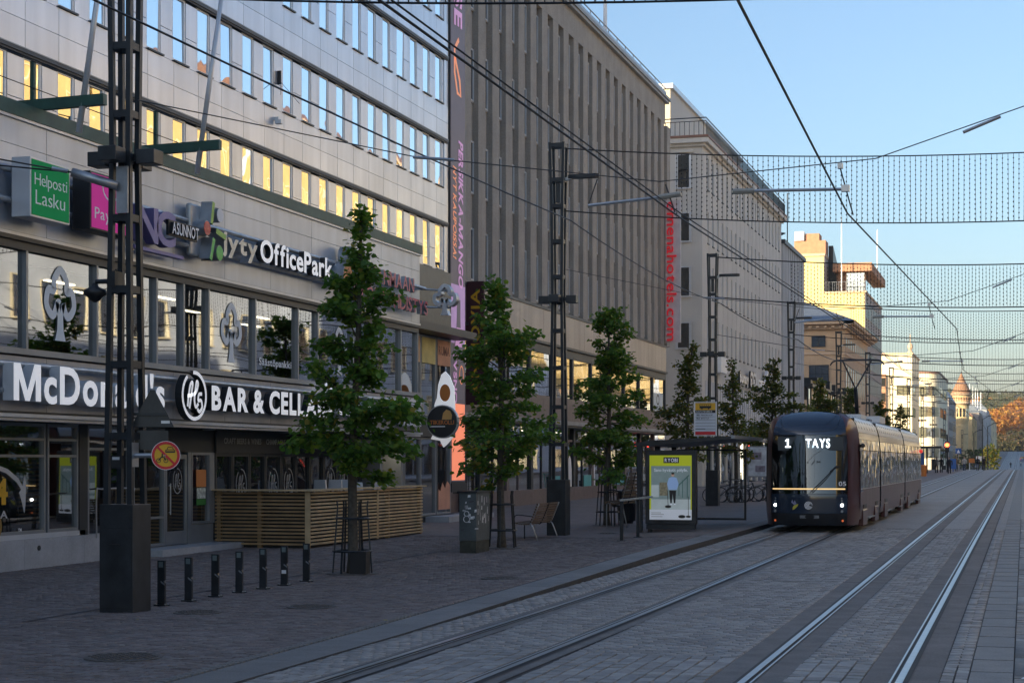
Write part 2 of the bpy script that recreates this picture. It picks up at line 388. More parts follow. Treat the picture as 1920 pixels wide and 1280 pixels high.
# stone setts: real blocks near the camera, a continuing sheet far away
def blocks(cells, h=.02, gap=.008, jit=.004, taper=.006, seed=1):
    """cells: array of (x0,x1,y0,y1); returns arrays of verts / quads / material choice"""
    rg = np.random.default_rng(seed); c = np.asarray(cells, float); n = len(c)
    x0, x1, y0, y1 = c[:,0]+gap/2, c[:,1]-gap/2, c[:,2]+gap/2, c[:,3]-gap/2
    zb = np.array([gz((a+b)/2, (d+e)/2) for a, b, d, e in c]) - .03
    zt = zb + .03 + rg.normal(0, jit*.5, n); tx, ty = rg.normal(0, jit*.5, n), rg.normal(0, jit*.5, n)
    V = np.zeros((n, 8, 3))
    for k, (X, Y) in enumerate(((x0,y0),(x1,y0),(x1,y1),(x0,y1))):
        V[:,k,0], V[:,k,1], V[:,k,2] = X, Y, zb
        sx, sy = (1 if k in (0,3) else -1), (1 if k in (0,1) else -1)
        V[:,k+4,0], V[:,k+4,1] = X+sx*taper, Y+sy*taper; V[:,k+4,2] = zt - sx*tx - sy*ty
    Q = np.array([(4,5,6,7),(0,1,5,4),(1,2,6,5),(2,3,7,6),(3,0,4,7)])
    Fq = (Q[None]+8*np.arange(n)[:,None,None]).reshape(-1,4)
    return V, Fq, rg.integers(0, 3, n)
def block_obj(name, cells, mats, seed, parent, near=300, solo_name='paving_stone'):
    c = np.asarray(cells, float); cx, cy = (c[:,0]+c[:,1])/2, (c[:,2]+c[:,3])/2
    d = -SN*cx+CS*cy; px = HX+FPX*(CS*cx+SN*cy)/d; py = HY+FPX*2.1/d
    size = np.where((px > -10) & (px < 1930) & (py < 1284), 1/d, 0) * np.sqrt((c[:,1]-c[:,0])*(c[:,3]-c[:,2]))
    pick = set(np.argsort(-size)[:near].tolist()) if near else set()
    V, Fq, mi = blocks(c, seed=seed); rest = [i for i in range(len(c)) if i not in pick]
    me = bpy.data.meshes.new(name); nv = len(rest)*8
    Vr = V[rest].reshape(-1,3); Q = (np.array([(4,5,6,7),(0,1,5,4),(1,2,6,5),(2,3,7,6),(3,0,4,7)])[None]+8*np.arange(len(rest))[:,None,None]).reshape(-1,4)
    me.vertices.add(nv); me.vertices.foreach_set('co', Vr.ravel()); me.loops.add(Q.size); me.loops.foreach_set('vertex_index', Q.ravel())
    me.polygons.add(len(Q)); me.polygons.foreach_set('loop_start', np.arange(len(Q))*4); me.polygons.foreach_set('material_index', np.repeat(mi[rest], 5))
    me.update(calc_edges=True); me.validate()
    o = _link(name, me, mats, parent, (0,0,0), kind='stuff')
    for i in sorted(pick):
        mb = MB(); q = V[i]; b = (q[:4].mean(0)); mb.add([tuple(p-b) for p in q], [(4,5,6,7),(0,1,5,4),(1,2,6,5),(2,3,7,6),(3,0,4,7)])
        p = inst(solo_name, mb.mesh(solo_name), parent, tuple(b), mats[mi[i]])
    return o
rg = random.Random(3)
cells = []
strips = [(-8, -8)]
def fill(x0, x1, y0, y1, w, l, stag, skip=0.):
    n = max(1, round((x1-x0)/w)); w = (x1-x0)/n; y = y0; r = 0
    while y < y1:
        l_ = l
        off = (w/2 if (stag and r % 2) else 0)
        xs = [x0]+[x0+off+w*i for i in range(1 if off == 0 else 0, n+1) if x0+off+w*i < x1-.01]+[x1]
        for a, b in zip(xs, xs[1:]):
            if b-a > .03: cells.append((a, b, y, y+l_))
        y += l_; r += 1
for a, b in ((-6.23,-5.22), (-4.78,-2.96), (-2.24,-1.51), (-.79,-.52)):
    fill(a, b, 10, 18.6, .17, .24, False); fill(a, b, 18.6, 52, .20, .13, True)
fill(-7.25, -6.69, 10, 52, .14, .2, True)
block_obj('sett_field', cells, [sett_a, sett_b, sett_c], 5, road)
far = [y for y in RY if y >= 52] + []
for a, b in ((-6.23,-5.22), (-4.78,-2.96), (-2.24,-1.51), (-.79,-.52), (-7.25,-6.69)):
    part('far_setts', sheet([a, b], [52]+far, -.004, flat), sett_b, road)
pv = MB()
slabs = []
y = 8.0
while y < 60:
    l = 1.0+.3*rg.random(); me = MB().box(-.515, -.105, y+.006, y+l-.006, gy(y)-.03, gy(y)+.004)
    part('granite_slab', me, gran, road); y += l
part('granite_slab_far', sheet([-.515,-.105], [60]+[q for q in RY if q > 60], .003, flat), gran, road)
cells = []
fill(-.10, .62, 8, 14.6, .085, .085, True)
y = 14.6
k = 0
while y < 60:
    if k % 4 == 2: fill(-.10, .62, y, y+3.4, .36, 1.7, False); y += 3.4
    else: fill(-.10, .62, y, y+1.6, .24, .12 if k % 2 else .24, bool(k % 2)); y += 1.6
    k += 1
block_obj('tactile_paving', cells, [sett_b, sett_a, gran], 9, road, near=120)
part('far_paving', sheet([-.10,.62], [60]+[q for q in RY if q > 60], -.002, flat), sett_b, road)
part('asphalt_right', sheet([.62,8], [q for q in YS if q < 960], .0, flat), asph, road)
part('expansion_joint', sheet([-6.8,-.7], [29.95,30.02], .0015, flat), bed, road)
# sidewalk clinkers
pav = bpy.data.objects['pavement']
cells = []
y = 13.2; r = 0
while y < 44:
    x = -18.55 + (.105 if r % 2 else 0)
    x = x if x > -18.5 else -18.5
    lo = -18.5 if y > 26 else max(-18.5, -.62*y-1.5)
    hi = -8.0
    x = lo + (.105 if r % 2 else 0)
    while x < hi-.06:
        b = min(x+.21, hi); cells.append((x, b, y, y+.105)); x = b
    y += .105; r += 1
block_obj('clinker_field', cells, [clk_a, clk_b, clk_c], 11, pav, solo_name='clinker')
# kerb: granite slabs that rise into the platform edge
kerb = struct('kerb', MB().quad((-7.30,10,gz(-7.3,10)-.05),(-7.27,10,gz(-7.3,10)-.05),(-7.27,44,gz(-7.3,44)-.05),(-7.30,44,gz(-7.3,44)-.05)), gran_d)
y = 10.0
while y < 96:
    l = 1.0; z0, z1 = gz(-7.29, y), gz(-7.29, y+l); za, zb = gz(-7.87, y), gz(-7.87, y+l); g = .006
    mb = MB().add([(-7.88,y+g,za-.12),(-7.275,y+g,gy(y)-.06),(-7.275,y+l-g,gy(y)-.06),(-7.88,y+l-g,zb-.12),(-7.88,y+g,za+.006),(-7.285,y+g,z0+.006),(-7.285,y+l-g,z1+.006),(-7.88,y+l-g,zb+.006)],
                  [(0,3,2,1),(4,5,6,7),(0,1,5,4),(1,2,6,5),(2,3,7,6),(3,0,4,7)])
    mb.m[3] = 1  # street face gets a darker granite, shade put into its colour
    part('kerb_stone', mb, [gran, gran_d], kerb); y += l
tac = MB()
for i in range(-2, 75):
    for k in range(3):
        yy = 12+i*.14; xx = -7.99+.045*(k-1)*1.0; z = gz(xx, yy)
        tac.box(xx-.016, xx+.016, yy, yy+.10, z-.01, z+.012)
part('tactile_line', tac, gran, pav, kind='stuff')
part('slab_joint_line', sheet([-12.62,-12.55], [20+4*i for i in range(20)], .0055), gran_d, pav)
for (px_, x, y, rr) in ((0,-9.35,16.8,.42),(0,-11.0,21.83,.33),(0,-9.8,23.03,.36),(0,-8.69,28.76,.36),(0,-10.95,46.38,.3)):
    z = gz(x, y); t = thing('manhole_cover', 'round cast iron manhole cover in the pavement, ' + {16.8:'nearest of all at the lower left', 21.83:'just beside the foot of the nearest pylon', 23.03:'right of the row of bollards', 28.76:'between cabinet and platform edge', 46.38:'beyond the slatted bench'}[y], 'manhole cover', (x, y, z), group='manhole covers in the pavement')
    part('lid', MB().lathe([(rr, -.02), (rr, .010), (rr-.03, .014)], n=28), cast, t, local=True)
    st = MB()
    for i in range(-4, 5):
        for j in range(-4, 5):
            if math.hypot(i, j)*.085 < rr-.06: st.box(i*.085-.025, i*.085+.025, j*.085-.025, j*.085+.025, .013, .022)
    part('studs', st, cast, t, local=True, kind='stuff')
# ================================================================ near office building with shops
U, F, GL = -18.6, -17.4, -18.4
b1 = thing('office_building', 'near grey panel-clad office building with rows of narrow windows above a shop block', 'building', (-18.6, 40, .15))
part('core', MB().box(-48, -24.5, -18, 55.38, -.3, 21.5).box(-24.5, U-.22, -18, 55.38, 8.5, 21.5).box(-24.5, U-.2, -18, 14, -.3, 8.5)
     .box(-24.5, -18.9, 14, 55.38, 6.1, 8.5).box(-24.5, -18.9, 14, 55.38, 2.98, 4.15).box(-24.5, -18.62, 55.1, 55.38, -.3, 8.5), render_w, b1)
part('upper_wall', MB().box(U-.2, U, -18, 24.2, 8.5, 21.5).box(U-.2, U-.01, 55.0, 55.42, 8.5, 21.5), panel, b1)
HEADS = (10.10, 12.89, 15.68, 18.47, 21.26); PIT = 1.2275
wf = MB(); W_, H_ = .66, 1.50
for a in ((0,.045,0,H_), (W_-.075,W_,0,H_), (.045,W_-.075,0,.05), (.045,W_-.075,H_-.05,H_)): wf.box(-.10, 0, a[0], a[1], a[2], a[3])
wf_me = wf.mesh('window'); wp_me = MB().quad((-.02,.045,.05),(-.02,W_-.075,.05),(-.02,W_-.075,H_-.05),(-.02,.045,H_-.05)).mesh('pane')
ws_me = MB().box(-.05, .10, -.03, W_+.03, -.045, -.008).mesh('sill')
sp_me = MB().box(-.08, 0, .007, PIT-.007, 0, .535).mesh('spandrel_panel'); sp_me2 = MB().box(-.08, 0, .007, PIT-.007, 0, .545).mesh('spandrel_panel')
pa_me = MB().box(-.06, 0, .006, PIT-W_-.006, 0, .66).mesh('pier_panel'); pb_me = MB().box(-.06, 0, .006, PIT-W_-.006, 0, .80).mesh('pier_panel')
ks = list(range(-12, 13))
for hi, h in enumerate(HEADS[:4]):
    for k in ks:
        y = 39.43+PIT*k
        wo = inst('window', wf_me, b1, (U-.055, y, h-1.54), alu)
        pn = inst('pane', wp_me, wo, (U-.055, y, h-1.54), mirror); pn.rotation_euler = (0, R.gauss(0,.005), R.gauss(0,.007)); inst('sill', ws_me, wo, (U-.055, y, h-1.54), lip_d)
        inst('pier_panel', pa_me, b1, (U-.045, y+W_, h-1.56), panel); inst('pier_panel', pb_me, b1, (U-.045, y+W_, h-.885), panel)
        inst('spandrel_panel', sp_me, b1, (U, y-.01, h+.11), panel); inst('spandrel_panel', sp_me2, b1, (U, y-.01, h+.655), panel)
    part('window_lip', MB().box(U-.12, U+.05, 24.2, 55.3, h, h+.075).box(U-.10, U+.02, 24.2, 55.3, h-.04, h), lip_d, b1)
    part('window_lip_cap', MB().box(U-.01, U+.055, 24.2, 55.3, h+.076, h+.10), alu_d, b1)
# low block: roof edge, fascias, glazed band
part('roof_edge', MB().box(-18.8, F+.07, 14, 49.2, 8.40, 8.66), green_p, b1)
part('edge_flashing', MB().box(-18.8, F+.05, 14, 49.18, 8.345, 8.395).box(F-.2, F+.02, 14, 49.15, 6.26, 6.32), alu, b1)
part('fascia_core', MB().box(-18.8, F-.06, 14, 49.1, 6.3, 8.35).box(-18.8, F-.06, 14, 49.1, 3.06, 4.12), joint_d, b1)
for k in range(-5, 9):
    y0 = 28.41+2.494*k; y1 = min(y0+2.494, 49.13)
    if y1-y0 < .3: continue
    for z0, z1, m in ((7.885, 8.34, panel_f), (6.33, 7.875, panel_f), (3.10, 4.09, panel_d)):
        part('fascia_panel', MB().box(F-.05, F, y0+.007, y1-.007, z0, z1), m, b1)
part('end_panel', MB().box(-18.7, F-.052, 49.105, 49.14, 6.33, 8.34).box(-18.7, F-.052, 49.105, 49.14, 3.1, 4.09), panel_d, b1)
part('band_head', MB().box(F-.16, F+.05, 14, 49.1, 6.18, 6.255).box(F-.2, F-.02, 14, 49.1, 6.03, 6.18), frame_d, b1)
part('band_sill', MB().box(F-.25, F+.06, 14, 49.1, 4.125, 4.20).box(F-.2, F+.02, 14, 49.1, 4.205, 4.24), alu_d, b1)
mull = [22.8, 25.3, 27.81, 30.31, 32.75, 33.97, 35.17, 37.62, 40.13, 41.4, 43.85, 45.1, 47.6, 49.05]
for y in mull: part('mullion', MB().box(F-.22, F-.03, y-.035, y+.035, 4.24, 6.03), alu_d, b1)
for a, b in zip([14.1]+mull, mull): part('band_pane', MB().quad((F-.12,a+.04,4.24),(F-.12,b-.04,4.24),(F-.12,b-.04,6.03),(F-.12,a+.04,6.03)), shopg, b1)
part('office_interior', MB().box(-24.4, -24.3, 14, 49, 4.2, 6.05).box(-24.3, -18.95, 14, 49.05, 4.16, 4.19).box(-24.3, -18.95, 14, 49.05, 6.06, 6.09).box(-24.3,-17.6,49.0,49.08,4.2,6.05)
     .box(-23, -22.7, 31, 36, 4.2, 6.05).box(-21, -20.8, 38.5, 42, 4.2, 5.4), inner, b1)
for y, x in ((30.1,-20.2),(31.6,-21.6),(33,-19.9),(35.2,-20.6),(36.8,-19.4),(40.2,-20.5),(42.5,-19.6),(45,-21)):
    part('ceiling_lamp', MB().box(x-.06, x+.06, y-.55, y+.55, 6.02, 6.045), lampm, b1)
part('band_blind', MB().box(-17.95,-17.9,36.0,37.5,5.6,6.03), grey_p, b1)
# canopy edge and soffit
part('canopy_edge', MB().box(F-.3, F+.10, 14, 49.12, 2.99, 3.055).box(F-.2, F+.03, 14, 49.12, 2.93, 2.985), alu, b1)
part('canopy_dark_strip', MB().box(F-.12, F+.02, 14, 49.12, 3.06, 3.095), frame_d, b1)  # dark strip between fascia panels and canopy edge
part('soffit', MB().box(-18.9, F-.2, 14, 49.1, 2.95, 2.985), grey_p, b1)
for y in (30.2, 32.5, 36.2, 40.5): part('soffit_lamp', MB().lathe_at([(.14, 0), (.15, .03), (.15, .05)], (-17.95, y, 2.905), 16), alu_d, b1)
# ground floor: stone plinth, shop windows, entrance, bar front
for a, b in ((24,26.6),(26.6,29.1),(29.1,31.3),(31.3,33.3)): part('plinth_stone', MB().box(GL-.2, GL+.10, a+.004, b-.004, .05, .70), conc, b1)
part('plinth_stone', MB().box(GL-.2, GL+.1, 14, 24, .02, .70), conc, b1)
part('shop_sill', MB().box(GL-.2, GL+.06, 14, 31.4, .703, .80), alu, b1)
part('vent_cap', MB().prism(circ(29.6, .52, .05), 'X', GL+.101, GL+.115), frame_d, b1)
def glaz(y0, y1, z0, z1, mat=darkg, fr_m=alu_d, x=GL, fw=.06, tr=()):
    w = part('shop_window', MB().box(x-.05,x+.05,y0,y0+fw,z0,z1).box(x-.05,x+.05,y1-fw,y1,z0,z1).box(x-.05,x+.05,y0+fw,y1-fw,z0,z0+fw).box(x-.05,x+.05,y0+fw,y1-fw,z1-fw,z1), fr_m, b1)
    zs = [z0]+list(tr)+[z1]
    for t in tr: part('transom', MB().box(x-.045,x+.045,y0+fw,y1-fw,t-.025,t+.025), fr_m, w)
    part('pane', MB().quad((x-.01,y0+fw,z0+fw),(x-.01,y1-fw,z0+fw),(x-.01,y1-fw,z1-fw),(x-.01,y0+fw,z1-fw)), mat, w)
    return w
for a, b in ((24.5,26.9),(26.95,29.93),(30.0,31.15)): glaz(a, b, .80, 2.93, shopg, alu_d, tr=(2.30, 2.62))
part('header_board', MB().box(GL-.06,GL-.02,14,31.15,2.64,2.93), grey_p, b1)
part('pier', MB().box(GL-.2, GL+.06, 31.18, 31.5, .7, 2.94), frame_d, b1)
glaz(31.52, 33.35, .55, 2.93, shopg, alu_d, tr=(2.45,))
part('door_guard_rail', MB().path(spline([(GL+.12,31.75,.62),(GL+.12,31.75,1.55),(GL+.12,31.95,1.62),(GL+.12,33.2,1.62),(GL+.12,33.3,1.5),(GL+.12,33.3,.62)], 4), .018), steel_g, b1)
part('entrance_step', MB().box(GL-.4, GL+.75, 33.4, 38.2, -.1, .30), conc, b1)
glaz(33.4, 34.85, .32, 2.93, shopg, alu_d, tr=(.95,)); 
dr = part('door', MB().box(GL-.05,GL+.03,34.9,34.98,.32,2.35).box(GL-.05,GL+.03,35.85,35.93,.32,2.35).box(GL-.05,GL+.03,34.98,35.85,.32,.62).box(GL-.05,GL+.03,34.98,35.85,2.25,2.35), alu_d, b1)
part('handle', MB().tube((GL+.07,35.06,1.0),(GL+.07,35.06,1.7),.015).tube((GL+.03,35.06,1.05),(GL+.07,35.06,1.05),.01).tube((GL+.03,35.06,1.65),(GL+.07,35.06,1.65),.01), steel_g, dr)
part('pane', MB().quad((GL,34.98,.62),(GL,35.85,.62),(GL,35.85,2.25),(GL,34.98,2.25)), darkg, dr)
part('door_header', MB().box(GL-.1,GL+.04,33.4,38,2.4,2.93), frame_d, b1)
part('pier', MB().box(GL-.2, GL+.05, 35.95, 36.1, .3, 2.4), alu_d, b1)
glaz(36.12, 37.1, .75, 2.4, shopg, alu_d)
part('pier', MB().box(GL-.2, GL+.02, 36.1, 37.3, .3, .74).box(GL-.2, GL+.05, 37.1, 37.3, .75, 2.4), alu_d, b1)
part('poster_board', MB().box(GL-.30,GL-.27,36.2,37.05,.8,2.35), M('poster_purple', (.10,.055,.16), .5, var=.5, vs=2.5), b1)
part('window_poster', MB().box(GL+.052,GL+.056,36.35,36.85,1.60,2.0), orange, b1)
part('window_poster', MB().box(GL+.052,GL+.056,36.38,36.82,1.33,1.58), M('poster_pale', (.45,.5,.46), .6, var=.6, vs=12), b1)
part('window_poster', MB().box(GL+.052,GL+.056,36.36,36.84,1.18,1.32), M('poster_green', (.05,.22,.04), .6), b1)
for i in range(10):
    y = 37.35+.95*i; glaz(y, y+.93, .35, 2.38, darkg, frame_d, fw=.07)
part('bar_header', MB().box(GL-.1,GL+.10,37.3,47.0,2.39,2.93), frame_d, b1)
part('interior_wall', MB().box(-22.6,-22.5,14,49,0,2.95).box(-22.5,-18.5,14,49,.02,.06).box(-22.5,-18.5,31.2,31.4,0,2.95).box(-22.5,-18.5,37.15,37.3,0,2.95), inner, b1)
part('interior_counter', MB().box(-20.5,-20.2,25,30.9,.6,2.3).box(-19.9,-19.6,29,29.5,.8,1.5), inner_w, b1)
lat = MB()
for i in range(16): lat.box(-19.15,-19.1,30.15,31.0,.95+.085*i,.99+.085*i)
part('interior_lattice', lat, wood_d, b1)
gr = frame((GL+.054, 0, 0), **FX)
part('window_graphic', fpoly(gr, [(27.6,2.02),(27.95,2.12),(28.25,2.13),(28.6,2.05),(28.95,1.88),(29.1,1.72),(29.18,1.95),(29.22,1.72),(29.2,1.35),(29.16,1.20),(29.08,1.42),(28.98,1.60),(29.05,1.66),(28.9,1.80),(28.55,1.97),(28.2,2.05),(27.95,2.04),(27.6,1.95)], 0, .004), alu, b1)
part('window_lettering', flat_text('24', frame((GL+.054,27.62,1.40), **FX), .98, .46, bold=.03), yel, b1)
part('window_lettering', flat_text('TUNTIA', frame((GL+.054,27.35,1.13), **FX), 1.24, .14, bold=.02), alu, b1)
part('window_graphic', fpoly(gr, circ(28.05,.98,.36,.30), 0, .003), M('graphic_ochre', (.28,.16,.03), .6, var=.3), b1)
part('window_lettering', flat_text('TM', frame((GL+.054,28.95,.86), **FX), .12, .06), white_l, b1)
# clover shaped tree emblem (used on panes and as a sign)
def clover(fr, cx, cy, s, z0, z1):
    m = MB()
    stroke(fr, [(cx+s*p[0], cy+s*p[1]) for p in spline([(-.02,.02),(-.1,.04),(-.28,-.22),(-.52,-.02),(-.46,.28),(-.24,.3),(-.24,.5),(0,.72),(.24,.5),(.24,.3),(.46,.28),(.52,-.02),(.28,-.22),(.1,.04)],5)], .17*s, z0, z1, m)
    fpoly(fr, [(cx+s*x, cy+s*y) for x, y in ((-.2,-.72),(.2,-.72),(.12,-.5),(.1,-.25),(.2,.08),(.06,.04),(0,-.14),(-.06,.04),(-.2,.08),(-.1,-.25),(-.12,-.5))], z0, z1, m)
    return m
frost = M('frosted_film', (.74,.80,.84), .5, var=.03)
bandf = frame((F-.105, 0, 0), **FX)
for y, s, z in ((29.06,.93,5.14),(36.45,.90,5.12),(43.0,.85,5.1)): part('pane_emblem', clover(bandf, y, z, s, 0, .004), frost, b1)
part('pane_lettering', flat_text('Säästöpankki', frame((F-.105,37.95,4.50), **FX), 1.9, .17), frost, b1)
h5pts = ([(-.30,-.30),(-.25,.02),(-.17,.30),(-.08,.34),(-.12,.1),(-.22,-.35)], [(-.3,-.02),(0,.05),(.12,.18),(.16,.34),(.1,.38),(.05,.2),(0,-.1),(.06,-.3),(.18,-.2)], [(.34,.06),(.2,.04),(.17,-.12),(.3,-.12),(.34,-.3),(.22,-.42),(.13,-.34)])
def h5(fr, cx, cy, s, sy, z0, z1, w=.07):
    m = MB(); stroke(fr, [(cx+s*.52*math.cos(t), cy+sy*.62*math.sin(t)) for t in [2*math.pi*i/36+2.2 for i in range(34)]], w*s, z0, z1, m)
    for st in h5pts: stroke(fr, [(cx+s*x, cy+sy*y) for x, y in spline(st,5)], w*s*.95, z0, z1, m)
    return m
film = M('film_grey', (.33,.35,.36), .6)
for y in (35.42, 38.75, 40.65, 41.6, 44.45, 45.4): part('pane_emblem', h5(gr, y, 1.62 if y > 36 else 1.75, .55 if y > 36 else .4, .62 if y > 36 else .45, 0, .004, .055), film, b1)
for q in letters('CRAFT BEERS & WINES', frame((GL+.103,37.7,2.62), **FX), 2.1, .13, depth=.004)+letters('CHAMPAGNE', frame((GL+.103,40.1,2.62), **FX), 1.2, .13, depth=.004): part('letter', q, film, b1)
aw = part('awning_cassette', MB().prism([(-18.25,2.55),(-17.55,2.50),(-17.5,2.62),(-17.6,2.80),(-18.25,2.86)], 'Y', 41.4, 46.6), pole_b, b1)
# tower part beyond the low block
for zz in (.45, 3.65):
    for i, y in enumerate((49.2,50.7,52.2,53.75)):
        glaz(y, y+1.46, zz+(0 if zz > 1 or i > 1 else .0), zz+(2.5 if zz < 1 else 2.6), shopg, alu_d, x=-18.5)
part('floor_band', MB().box(-18.85,-18.35,49.15,55.4,2.98,3.62).box(-18.85,-18.4,49.15,55.4,-.1,.44).box(-18.85,-18.5,49.15,55.4,6.55,8.5), pole_b, b1)
part('end_canopy', MB().box(-18.8,-17.75,49.2,55.9,6.28,6.52), frame_d, b1)
for i, (y, m) in enumerate(((49.3,M('poster_lime', (.55,.58,.22), .6, var=.15)),(50.8,M('poster_peach', (.62,.38,.2), .6, var=.2)),(52.3,M('poster_yellow', (.62,.52,.18), .6, var=.15)),(53.85,M('poster_coral', (.60,.28,.16), .6, var=.15)))):
    part('window_poster', MB().box(-18.445,-18.441,y,y+1.3,5.35,6.18), m, b1)
part('window_lettering', flat_text('RUMA', frame((-18.44,53.95,5.7), **FX), 1.1, .28), M('print_brown', (.2,.07,.04), .6), b1)
part('interior_wall', MB().box(-22.6,-22.5,49.1,55.1,0,8.5).box(-22.5,-18.5,49.1,55.1,3.0,3.3).box(-22.5,-18.6,49.1,49.2,0,8.4), inner, b1)
part('entrance_recess', MB().box(GL-.1,GL+.5,47.1,47.3,.1,2.95).box(GL-.1,GL+.5,48.85,49.05,.1,2.95).box(GL-.1,GL+.55,47.1,49.05,2.6,2.93), alu_d, b1)
part('number_plate', MB().box(GL+.551,GL+.56,47.2,47.85,2.66,2.88), alu, b1)
part('number_lettering', flat_text('5A', frame((GL+.561,47.25,2.69), **FX), .4, .16), blackp, b1)
part('entrance_lamp', MB().box(GL+.1,GL+.45,47.6,48.6,2.575,2.598), lampm, b1)
part('window_graphic', fpoly(frame((-18.445,0,0), **FX), [(53.9,.6),(55.1,.6),(55.1,1.4),(54.8,1.55),(54.6,1.3),(54.3,1.5),(54.1,1.2),(53.9,1.3)], 0, .004), M('graphic_salmon', (.6,.3,.2), .6), b1)
part('end_step', MB().box(-18.5,-17.6,52.5,57.4,.0,.42), conc, b1)
# sign rails along both fascias
for z, a, b in ((7.37,14,49.2),(6.83,14,49.2),(3.93,14,49),(3.45,14,49)):
    part('sign_rail', MB().tube((F+.14,a,z),(F+.14,b,z),.055,n=10), steel_g, b1)
br = MB()
for y in range(15, 50, 3):
    for z in (7.37,6.83,3.93,3.45): br.box(F, F+.12, y-.02, y+.02, z-.03, z+.03)
part('rail_bracket', br, steel_g, b1)
# green outriggers on the roof edge with slanting flagpoles
for i, y in enumerate((24.15, 28.35, 33.1)):
    o = thing('flagpole_outrigger', ['green steel outrigger with bare slanted flagpole at the frame edge', 'green steel outrigger with slanted flagpole left of the nearest pylon', 'green steel outrigger with slanted flagpole right of the nearest pylon'][i], 'flagpole', (F, y, 8.66), group='slanted flagpoles on green outriggers')
    part('beam', MB().bar((-.9,0,.12),(1.25,0,.16),.14,.20), green_p, o, local=True)
    part('post', MB().bar((-.25,0,.2),(-.25,0,.95),.08,.08,(0,1,0)), green_p, o, local=True)
    part('pole', MB().path([(.72,-.02,-.42),(1.32,.05,3.7)],[.062,.045],8), alu, o, local=True, smooth=True)
part('edge_cable', MB().path([(-17.6,14,9.6),(-17.6,34,9.6)], .012, 5), cable_m, b1)
part('edge_cable', MB().path([(-17.6,14,9.1),(-17.6,34,9.1)], .010, 5), cable_m, b1)
part('wall_camera', MB().box(U,U+.14,41.2,41.3,11.0,11.08).prism([(41.18,10.9),(41.32,10.9),(41.32,11.0),(41.18,11.0)],'X',U+.05,U+.22), alu, b1)
part('facade_antenna', MB().box(U-.05,U+.05,41.55,41.6,12.0,12.35).tube((U+.05,41.57,12.05),(U+.3,41.0,11.6),.008,n=4).tube((U+.05,41.57,12.05),(U+.3,42.2,11.6),.008,n=4), cable_m, b1)
# led banner at the end of the building
bn = thing('led_banner', 'tall narrow advertising banner with bottle print at the far corner of the panel-clad block', 'banner', (-18.52, 56.2, 1.5))
dg = M('banner_charcoal', (.085,.07,.09), .5, var=.1, emit=.25)
part('casing', MB().box(-18.75,-18.56,55.45,57.1,1.45,21.4).box(-18.75,-18.5,55.45,57.1,1.15,1.45), frame_d, bn)
bf = frame((-18.555,55.5,0), **FX)
part('screen', rect(bf, 0, 1.55, 1.5, 21.3, .01), dg, bn)
cor = M('banner_coral', (.85,.24,.13), .5, var=.12, vs=1.5, emit=.42); pur = M('banner_purple', (.36,.22,.42), .5, var=.15, emit=.3); pink = M('banner_pink', (.62,.32,.58), .5, var=.05, emit=.2)
orb = M('banner_orange', (.85,.30,.14), .5, var=.04, emit=.25)
part('print', rect(bf, .1, 1.5, 1.55, 4.15, .004, .012), cor, bn)
part('print', rect(bf, 0.02, 1.53, 6.2, 8.2, .004, .012), pur, bn)
bot = M('banner_bottle', (.10,.085,.11), .5, emit=.2)
part('print', fpoly(bf, [(.3,4.3),(1.25,4.3),(1.25,6.1),(1.05,6.5),(1.0,7.1),(1.0,7.7),(.62,7.7),(.62,7.1),(.55,6.5),(.3,6.1)], .018, .022), bot, bn)
part('print', fpoly(bf, [(.42,6.1),(1.15,6.1),(1.03,6.75),(.58,6.75)], .0225, .026), pink, bn)
vf = lambda x, z: frame((-18.53, 55.5+x, z), right=(0,0,-1), up=(0,1,0))
part('print_lettering', flat_text('PERSIKKA-MANGO', vf(.80,13.15), 5.0, .46, bold=.03, shear=.15), pink, bn)
part('print_lettering', flat_text('NYT KAUPOISSA!', vf(.20,12.2), 3.1, .34, bold=.02, shear=.15), orb, bn)
part('print_lettering', flat_text('SE', vf(.35,18.2), 1.2, .8, bold=.03), pink, bn)
part('print_lettering', flat_text('EVSNO', vf(.25,5.9), 1.75, .34, bold=.03), pink, bn)
part('print', stroke(bf, [(.45,15.9),(.95,15.2),(1.05,14.7),(.7,14.75),(.4,15.4),(.4,16.2),(.85,16.6)], .16, .012, .016), orb, bn)
part('print', stroke(bf, circ(1.1,5.15,.2,.3), .05, .027, .03, closed=True), orb, bn)

# ---------------------------------------------------------------- signs on the near building
def sign(name, label, cat='sign', loc=(0,0,0), group=None): return thing(name, label, cat, loc, group=group)
def letter_sign(name, label, text, y0, y1, z0, h, x, depth, face, side, **k):
    t = sign(name, label, loc=(x, y0, z0))
    for mb in letters(text, frame((x, y0, z0), **FX), y1-y0, h, depth, **k): part('letter', mb, [face, side], t)
    return t
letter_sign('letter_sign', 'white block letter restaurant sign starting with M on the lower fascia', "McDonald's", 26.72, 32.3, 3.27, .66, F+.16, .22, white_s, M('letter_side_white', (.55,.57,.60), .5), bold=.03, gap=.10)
t = sign('emblem_sign', 'round ring emblem with script letters and figure 5 beside the bar lettering', loc=(F+.2, 33.7, 3.6))
part('ring', h5(frame((F+.2,0,0), **FX), 33.68, 3.60, 1.05, .80, 0, .16, .075), [white_s, blackp], t)
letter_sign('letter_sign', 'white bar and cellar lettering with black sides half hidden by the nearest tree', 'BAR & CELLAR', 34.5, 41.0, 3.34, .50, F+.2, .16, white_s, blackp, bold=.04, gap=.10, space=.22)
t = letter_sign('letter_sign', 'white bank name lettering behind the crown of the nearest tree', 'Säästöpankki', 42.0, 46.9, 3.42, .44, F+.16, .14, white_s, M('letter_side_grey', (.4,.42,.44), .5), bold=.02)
t = sign('emblem_sign', 'white clover tree emblem before the bank name behind the nearest tree', loc=(F+.2, 41.5, 3.5))
